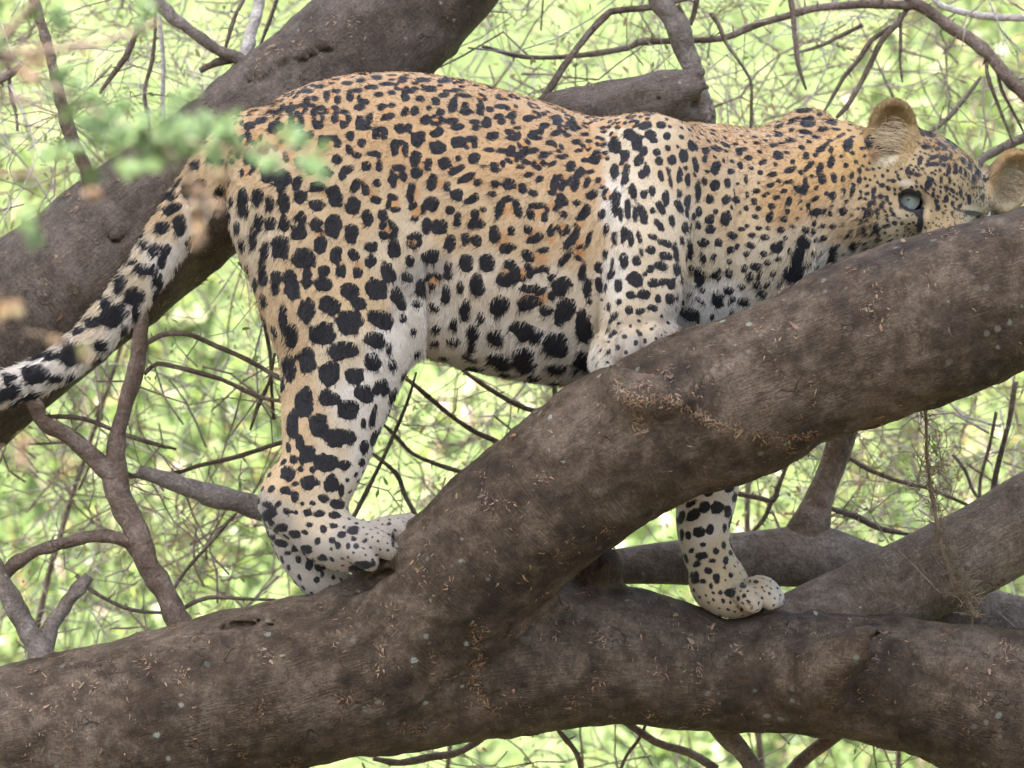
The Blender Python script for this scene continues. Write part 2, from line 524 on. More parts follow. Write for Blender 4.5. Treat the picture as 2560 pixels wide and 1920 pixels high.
h = 0.006
F = Field((-1.0, -0.30, 1.55), (1.0, 0.42, 2.62), h)
main_c = F.chain([(-560, 2010, 60, 235), (-250, 1950, 20, 230), (0, 1893, 0, 226), (300, 1830, 0, 221), (600, 1745, 0, 212), (780, 1690, -10, 203),
                  (960, 1618, -30, 192), (1130, 1465, -80, 187), (1290, 1315, -130, 186), (1450, 1185, -170, 189), (1650, 1066, -195, 204), (1900, 970, -205, 194),
                  (2100, 884, -210, 203), (2300, 806, -215, 212), (2560, 716, -220, 192), (2800, 640, -215, 180), (3100, 540, -200, 170)], 0.0)
low_c = F.chain([(700, 1730, 0, 190), (950, 1705, 20, 185), (1200, 1668, 55, 180), (1400, 1640, 85, 182), (1600, 1648, 110, 168), (1800, 1689, 130, 139),
                 (1950, 1678, 140, 150), (2083, 1684, 150, 156), (2315, 1717, 170, 166), (2560, 1785, 190, 205), (2850, 1860, 200, 215)], 0.04)
# crotch burl, knob, wrinkled collar below the front paw
F.ell(P(1505, 1420, 60), np.eye(3), (0.028, 0.03, 0.024), 0.02)
F.chain([(2050, 1690, 0, 74), (2100, 1650, -42, 60), (2150, 1618, -70, 44), (2182, 1600, -84, 34)], 0.03)
F.ell(P(2196, 1602, -100), np.eye(3), (0.012, 0.014, 0.012), 0.006, True)
for x, y, z, a_, b_ in ((1578, 962, -350, 30, 17), (1640, 986, -372, 26, 15), (1532, 935, -318, 20, 15), (1700, 1004, -388, 18, 10)):
    F.ell(P(x, y, z), np.eye(3), (a_ * S, 18 * S, b_ * S), 0.008)
F.groove([(1505, 960, -300, 4, 20), (1530, 992, -345, 6, 24), (1570, 1018, -368, 7, 24), (1630, 1032, -385, 5, 20), (1690, 1040, -392, 3, 14)])
for x, y, r in ((1522, 925, 15), (1530, 950, 13), (1545, 975, 16), (1570, 1000, 14), (1600, 1025, 12)):
    F.chain([(x - 18, y - 16, -345, r * 0.7), (x + 20, y, -372, r), (x + 70, y + 22, -392, r * 0.8), (x + 110, y + 30, -398, r * 0.5)], 0.008)
F.chain([(1540, 985, -370, 30), (1600, 1000, -395, 34), (1660, 1005, -400, 22)], 0.03)
F.ell(P(1530, 960, -300), np.eye(3), (0.025, 0.03, 0.02), 0.02)
F.groove([(800, 1520, -165, 3, 18), (850, 1490, -175, 6, 22), (900, 1470, -185, 7, 26), (950, 1440, -190, 5, 24), (985, 1425, -190, 3, 16)])
F.groove([(700, 1555, -120, 3, 16), (600, 1560, -110, 4, 20), (520, 1580, -110, 3, 16)])
F.groove([(1330, 1600, -95, 5, 20), (1400, 1530, -80, 7, 30), (1470, 1450, -60, 9, 40), (1500, 1400, -40, 7, 40)])
F.groove([(230, 1655, -150, 3, 18), (300, 1640, -150, 4, 20), (380, 1620, -150, 3, 16)])
g = np.stack(np.meshgrid(*F.ax, indexing='ij'), -1)
band = np.abs(F.F) < 0.03
pts = g[band]
F.F[band] += (0.0055 * fbm(pts * 9, 3, 3) + 0.0028 * fbm(pts * 34, 2, 9) + 0.0012 * vnoise(pts * 90, 4)).astype(np.float32)
del g
LV, LQ = F.mesh()
LV = relax(LV, LQ, 1, 0.4)
limb = mesh_obj('limb', LV, LQ, M_limb, tree)
limb['label'] = 'thick forked limb in front under the leopard'
grain_attr(limb, LV, [main_c, low_c])

F = Field((-1.3, -0.05, 1.7), (0.62, 0.62, 3.15), 0.007)
tr_c = F.chain([(-560, 1260, 420, 240), (-250, 1035, 430, 226), (0, 843, 430, 214), (231, 672, 430, 198), (480, 482, 435, 190), (720, 292, 440, 184), (900, 130, 440, 176), (1045, -15, 445, 168),
                (1180, -180, 450, 165), (1300, -380, 455, 160), (1380, -600, 460, 150)], 0.0)
st_c = F.chain([(800, 460, 440, 100), (1000, 420, 430, 88), (1200, 350, 420, 74), (1400, 298, 410, 68), (1560, 268, 400, 68), (1660, 254, 395, 67), (1690, 250, 395, 60)], 0.06)
F.chain([(1665, 222, 385, 44, 44), (1715, 202, 380, 26, 30), (1748, 184, 376, 10, 12), (1766, 172, 374, 4, 5)], 0.008)
F.chain([(1690, 240, 360, 30), (1735, 222, 352, 13), (1768, 214, 350, 5)], 0.006)
F.chain([(1690, 285, 390, 34), (1730, 296, 385, 18), (1756, 306, 380, 6)], 0.008)
F.ell(P(1650, 248, 330), np.eye(3), (0.006, 0.012, 0.006), 0.006, True)
F.ell(P(1745, 262, 395), np.eye(3), (0.012, 0.02, 0.007), 0.004, True)
F.ell(P(1752, 200, 400), np.eye(3), (0.008, 0.02, 0.004), 0.004, True)
F.groove([(640, 205, 290, 3, 16), (700, 170, 275, 6, 22), (760, 150, 268, 6, 22), (830, 125, 268, 3, 16)])
F.groove([(205, 580, 245, 3, 14), (240, 560, 240, 5, 18), (290, 600, 242, 5, 18), (310, 600, 246, 3, 12)])
F.groove([(560, 250, 330, 3, 16), (620, 200, 320, 4, 18), (680, 140, 330, 3, 16)])
g = np.stack(np.meshgrid(*F.ax, indexing='ij'), -1)
band = np.abs(F.F) < 0.03
pts = g[band]
F.F[band] += (0.006 * fbm(pts * 7, 3, 23) + 0.0022 * fbm(pts * 40, 2, 29)).astype(np.float32)
del g
TV, TQ = F.mesh()
TV = relax(TV, TQ, 1, 0.4)
trk = mesh_obj('limb', TV, TQ, M_trunk, tree)
trk['label'] = 'thick grey-brown limb rising behind the leopard with a broken stub'
grain_attr(trk, TV, [tr_c, st_c])

def branch(nodes, mat, name='branch', parent=tree, seg=14, sub=10, rough=0.27, seed=0, label=None):
    V, Fc, c = tube(pxn(nodes), seg, sub, rough, seed)
    o = mesh_obj(name, V, Fc, mat, parent)
    if label: o['label'] = label
    return o

# bole out of frame on the left that carries the limbs
bw = [(-1.78, 0.36, -0.15, 0.32), (-1.76, 0.35, 0.25, 0.25), (-1.72, 0.33, 0.8, 0.215), (-1.62, 0.3, 1.3, 0.2), (-1.45, 0.26, 1.6, 0.175), (-1.2, 0.24, 1.82, 0.13)]
V, Fc, c = tube(bw, 28, 12, 0.1, 3)
mesh_obj('trunk', V, Fc, M_trunk, tree)
bw = [(-1.62, 0.26, 1.2, 0.16), (-1.4, 0.16, 1.5, 0.14), (-1.2, 0.08, 1.68, 0.128), (-0.95, 0.03, 1.76, 0.122)]
V, Fc, c = tube(bw, 24, 12, 0.08, 4)
mesh_obj('limb', V, Fc, M_limb, tree)

# limbs low on the right
V, Fc, c = tube(pxn([(1780, 1690, 160, 112), (1900, 1640, 185, 122), (2050, 1568, 230, 118), (2250, 1470, 275, 112), (2420, 1385, 300, 110), (2560, 1308, 320, 112), (2800, 1180, 350, 110), (3100, 1040, 380, 100)]), 36, 16, 0.06, 5)
o = mesh_obj('limb', V, Fc, M_tan, tree); o['label'] = 'lower limb slanting up to the right edge'
grain_attr(o, V, [c])
V, Fc, c = tube(pxn([(1300, 1470, 330, 60), (1450, 1428, 380, 46), (1600, 1412, 420, 50), (1800, 1402, 440, 66), (2020, 1392, 450, 78), (2180, 1432, 460, 72), (2400, 1512, 470, 66), (2600, 1560, 480, 60), (2900, 1600, 480, 60)]), 30, 16, 0.06, 6)
o = mesh_obj('limb', V, Fc, M_grey, tree); o['label'] = 'thin grey limb behind the lowered forepaw'
branch([(2010, 1400, 450, 70), (2025, 1320, 450, 52), (2060, 1220, 450, 38), (2095, 1120, 455, 34), (2120, 1000, 460, 32), (2150, 860, 470, 30)], M_twig, seg=18, seed=7)

# smaller branches standing on the limbs
branch([(455, 1575, 120, 34), (420, 1500, 120, 31), (370, 1400, 130, 28), (322, 1290, 140, 31), (287, 1195, 150, 29), (300, 1060, 160, 22), (338, 930, 180, 20), (352, 820, 200, 18), (345, 720, 260, 18)], M_twig, seed=8)
branch([(292, 1210, 150, 26), (240, 1150, 150, 24), (170, 1090, 140, 20), (110, 1055, 130, 20), (75, 1000, 130, 19), (20, 960, 120, 17), (-80, 900, 120, 15)], M_twig, seed=9)
branch([(352, 1378, 138, 21), (310, 1352, 134, 19), (250, 1340, 130, 17), (150, 1360, 120, 16), (60, 1395, 110, 16), (0, 1445, 110, 18), (-60, 1500, 100, 18)], M_twig, seed=10)
branch([(115, 1680, 90, 34), (85, 1600, 90, 31), (40, 1520, 90, 28), (0, 1440, 100, 23), (-30, 1370, 110, 20)], M_grey, seed=11)
branch([(95, 1650, 110, 26), (130, 1570, 120, 22), (180, 1490, 130, 20), (222, 1440, 140, 15)], M_grey, seed=12)
branch([(345, 1182, 420, 19), (430, 1205, 420, 24), (520, 1235, 420, 25), (620, 1262, 420, 27), (760, 1320, 410, 28), (900, 1420, 380, 30), (1010, 1560, 200, 34)], M_grey, seed=13)
branch([(60, -70, 140, 12), (95, 30, 150, 13), (125, 140, 160, 13), (148, 240, 170, 14), (165, 315, 180, 17), (190, 370, 200, 16), (215, 430, 260, 17), (240, 520, 330, 18)], M_twig, seed=14)
branch([(330, -60, 420, 19), (400, 12, 420, 18), (470, 72, 425, 16), (545, 125, 430, 15), (600, 150, 430, 17), (640, 190, 440, 20)], M_grey, seed=15)
branch([(500, 176, 460, 7), (545, 155, 450, 9), (600, 150, 440, 13), (585, 190, 440, 18), (560, 240, 440, 20)], M_twig, seed=16)
branch([(660, -80, 520, 16), (645, 20, 520, 15), (628, 90, 500, 15), (605, 150, 470, 15)], M_pale, seed=17)
branch([(1600, -120, 520, 27), (1640, -10, 520, 27), (1690, 60, 520, 26), (1715, 130, 525, 25), (1735, 190, 530, 26), (1760, 280, 540, 28), (1775, 380, 540, 30), (1780, 520, 540, 30)], M_grey, seed=18)

# ------------------------------------------------------------------ the leopard: one continuous body, eyes and fur as children
HL = 0.0032
F = Field((-0.84, -0.22, 1.93), (0.84, 0.30, 2.76), HL)
def unit(v):
    v = np.asarray(v, float); return v / np.linalg.norm(v)
# torso (x, y, depth, radius in the plane, radius in depth)
F.chain([(826, 446, 0, 236, 175), (900, 478, 5, 288, 190), (1020, 510, 15, 326, 205), (1150, 554, 28, 343, 222), (1300, 597, 45, 341, 228),
         (1430, 627, 72, 331, 210), (1540, 634, 95, 309, 185), (1650, 612, 115, 286, 175), (1760, 590, 130, 258, 170)], 0.0, 4)
# neck to the back of the skull, far and near shoulder blades
F.chain([(1650, 600, 105, 262, 190), (1850, 560, 135, 218, 160), (2000, 520, 160, 188, 145), (2120, 488, 175, 160, 135), (2230, 480, 185, 140, 125)], 0.04, 4)
F.chain([(1985, 420, 235, 70, 60), (2015, 360, 240, 84, 60), (2040, 372, 240, 76, 55), (2075, 440, 235, 70, 55)], 0.05)
F.chain([(1590, 400, -20, 92, 80), (1625, 396, -35, 101, 80), (1660, 440, -30, 110, 85), (1690, 540, -10, 120, 90)], 0.05)
# near foreleg
F.chain([(1622, 405, -50, 106, 84), (1618, 520, -112, 108, 84), (1612, 620, -148, 101, 78), (1608, 720, -160, 92, 72), (1600, 790, -160, 85, 68), (1592, 830, -155, 76, 60)], 0.016)
# near forepaw: pad and four toes gripping the limb
def toes(lst, k=0.003):
    for a, bb, r in lst:
        F.chain([(a[0], a[1], a[2], r * 0.8), ((a[0] + bb[0]) / 2, (a[1] + bb[1]) / 2 - 5, (a[2] + bb[2]) / 2 - 6, r), (bb[0], bb[1], bb[2], r * 0.86)], k)
F.chain([(1588, 832, -150, 68, 52), (1578, 860, -158, 56, 44)], 0.02)
toes([((1534, 858, -190), (1518, 918, -222), 29), ((1578, 836, -200), (1570, 890, -246), 31), ((1627, 826, -195), (1632, 866, -238), 30), ((1662, 816, -165), (1674, 846, -195), 25)])
F.chain([(1512, 862, -170, 28), (1500, 905, -178, 25), (1506, 940, -182, 15)], 0.008)
# far foreleg reaching down behind the limb to its own paw
F.chain([(1905, 640, 215, 140, 80), (1880, 800, 225, 118, 80), (1830, 980, 220, 96, 74), (1782, 1130, 205, 82, 66), (1766, 1240, 190, 74, 62), (1758, 1330, 175, 63, 58), (1778, 1410, 160, 58, 56), (1795, 1455, 150, 60, 58)], 0.03)
F.chain([(1800, 1465, 145, 64, 56), (1828, 1490, 135, 54, 58), (1856, 1496, 128, 44, 60)], 0.02)
toes([((1848, 1482, 70), (1884, 1512, 44), 25), ((1880, 1464, 92), (1926, 1502, 72), 27), ((1893, 1460, 142), (1938, 1498, 132), 27), ((1880, 1468, 190), (1916, 1500, 188), 25)])
# near hind leg
F.chain([(806, 520, -70, 205, 118), (828, 640, -85, 198, 112), (848, 755, -98, 184, 104), (862, 860, -108, 160, 92), (846, 960, -112, 137, 82), (826, 1060, -112, 116, 72),
         (812, 1140, -110, 100, 64), (785, 1200, -108, 94, 60), (745, 1238, -106, 80, 56)], 0.05)
F.chain([(730, 1248, -106, 68, 52), (775, 1300, -112, 70, 52), (830, 1348, -120, 66, 54), (880, 1368, -128, 58, 56)], 0.02)
F.chain([(690, 1262, -104, 30, 34), (705, 1280, -104, 34, 34)], 0.02)
toes([((876, 1378, -172), (926, 1406, -186), 25), ((918, 1352, -162), (974, 1376, -176), 27), ((962, 1322, -116), (1018, 1334, -130), 27), ((992, 1312, -68), (1050, 1320, -78), 25)])
F.chain([(866, 1362, -128, 54, 46), (920, 1348, -122, 40, 44), (975, 1322, -90, 28, 36)], 0.015)
# far hind leg, mostly hidden, its shank and heel showing behind the near foot
F.chain([(820, 560, 90, 180, 90), (850, 760, 100, 150, 84), (850, 900, 100, 120, 76), (825, 1060, 95, 96, 66), (780, 1180, 80, 78, 58), (725, 1252, 60, 66, 52)], 0.04)
F.chain([(722, 1258, 55, 65, 50), (738, 1330, 30, 62, 48), (768, 1405, 10, 54, 46), (800, 1448, 0, 46, 44), (850, 1470, 10, 44, 46)], 0.02)
# tail
tail_c = F.chain([(660, 380, 10, 84, 70), (600, 372, 5, 70, 60), (552, 408, -10, 60, 52), (505, 468, -20, 57, 48), (452, 545, -30, 56, 46), (405, 620, -35, 54, 44), (358, 692, -38, 51, 42), (306, 760, -42, 49, 42),
         (248, 828, -46, 47, 42), (180, 890, -50, 45, 40), (104, 938, -52, 42, 38), (0, 976, -52, 40, 38), (-90, 1000, -50, 38, 36), (-180, 1010, -45, 34, 34), (-250, 1005, -40, 22, 22)], 0.04)
# head frame
f = unit((0.55, 0.2, -0.81)); u = np.array((0.3, -0.95, 0.0)); u = unit(u - (u @ f) * f); r_ = np.cross(u, f)
if r_[0] < 0: r_ = -r_
EM = np.array((2355.0, 520.0, 95.0))
def HP(a, b_, c): return P(*(EM + a * r_ + b_ * u + c * f))
toW = np.diag([1, 1, -1.0])[[0, 2, 1]]   # px axes (x, y down, z away) -> world (x, y away, z up)
def W(v): return np.array((v[0], v[2], -v[1]))
AX = [W(r_), W(u), W(f)]
def HE(a, b_, c, rr, ru, rf, k=0.015, sub=False): F.ell(HP(a, b_, c), AX, (rr * S, ru * S, rf * S), k, sub)
HE(0, 28, -118, 160, 140, 165, 0.03)              # braincase
HE(-112, -78, -70, 74, 78, 78, 0.03); HE(112, -78, -70, 74, 78, 78, 0.03)   # cheeks
HE(-74, 34, -30, 62, 40, 46, 0.025); HE(74, 34, -30, 62, 40, 46, 0.025)     # brows
def HC(nodes, k):
    F.chain([tuple(EM + n[0] * r_ + n[1] * u + n[2] * f) + (n[3],) for n in nodes], k)
HC([(0, 40, -30, 70), (0, -10, 5, 56), (0, -60, 55, 52), (0, -105, 95, 46)], 0.025)     # bridge of the nose
for sg in (-1, 1):
    HC([(sg * 132, 14, -44, 15), (sg * 100, 34, -6, 18), (sg * 66, 28, 16, 19), (sg * 44, 6, 26, 15), (sg * 40, -30, 34, 13)], 0.014)
    HC([(sg * 125, -34, -18, 15), (sg * 96, -42, 6, 16), (sg * 66, -44, 24, 15)], 0.014)
HE(-34, -135, 70, 52, 46, 60, 0.02); HE(34, -135, 70, 52, 46, 60, 0.02)   # muzzle pads
HE(0, -165, 30, 56, 44, 70, 0.025)                                         # chin
HE(0, -110, 122, 28, 18, 18, 0.012)                                        # nose
HE(-88, -8, -10, 34, 22, 30, 0.012, True); HE(88, -8, -10, 34, 22, 30, 0.012, True)   # eye hollows
# ears: cupped shells
def ear(cx, cy, cz, up, op, w, hh):
    op = unit(op); up = np.array(up, float); up = unit(up - (up @ op) * op); sd_ = np.cross(up, op)
    A = [W(sd_), W(up), W(op)]
    c = P(cx, cy, cz)
    sl, d1 = F.ell(c, A, (w * S, hh * S, w * 0.62 * S), 0.012, dist_only=True)
    c2 = P(cx + op[0] * 0.52 * w, cy + op[1] * 0.52 * w, cz + op[2] * 0.52 * w)
    lo = np.array([F.ax[i][sl[i].start] for i in range(3)])
    X, Y, Z = [F.ax[i][sl[i]].astype(np.float32) for i in range(3)]
    X = X[:, None, None]; Y = Y[None, :, None]; Z = Z[None, None, :]
    q = 0
    for ax, rr in zip(A, (w * 0.9 * S, hh * 0.92 * S, w * 0.56 * S)):
        q = q + (((X - c2[0]) * ax[0] + (Y - c2[1]) * ax[1] + (Z - c2[2]) * ax[2]) / rr) ** 2
    d2 = (np.sqrt(q) - 1) * (w * 0.6 * S)
    F.merge(sl, np.maximum(d1, -d2).astype(np.float32), 0.010)
ear(2231, 330, 150, (0.02, -1, 0.1), (0.12, 0.12, -1.0), 62, 84)
HC([(120, 70, -120, 60), (175, 90, -120, 40)], 0.03)
ear(2522, 455, 215, (0.5, -0.88, 0.1), (0.45, 0.1, -0.9), 64, 88)
BV, BQ = F.mesh()
BV = relax(BV, BQ, 2, 0.5)
BN = vert_normals(BV, BQ)
bpx, bpy_ = to_px(BV)
tri = np.vstack([BQ[:, [0, 1, 2]], BQ[:, [0, 2, 3]]])
bvh = BVHTree.FromPolygons([Vector(v) for v in BV], [tuple(int(i) for i in t) for t in BQ])
CAMP = Vector((0, -D, Z0))
def hit(px, py):
    p = Vector(P(px, py, 0)); d = (p - CAMP).normalized()
    loc, nor, idx, dist = bvh.ray_cast(CAMP, d)
    return (np.array(loc), np.array(nor)) if loc is not None else (None, None)

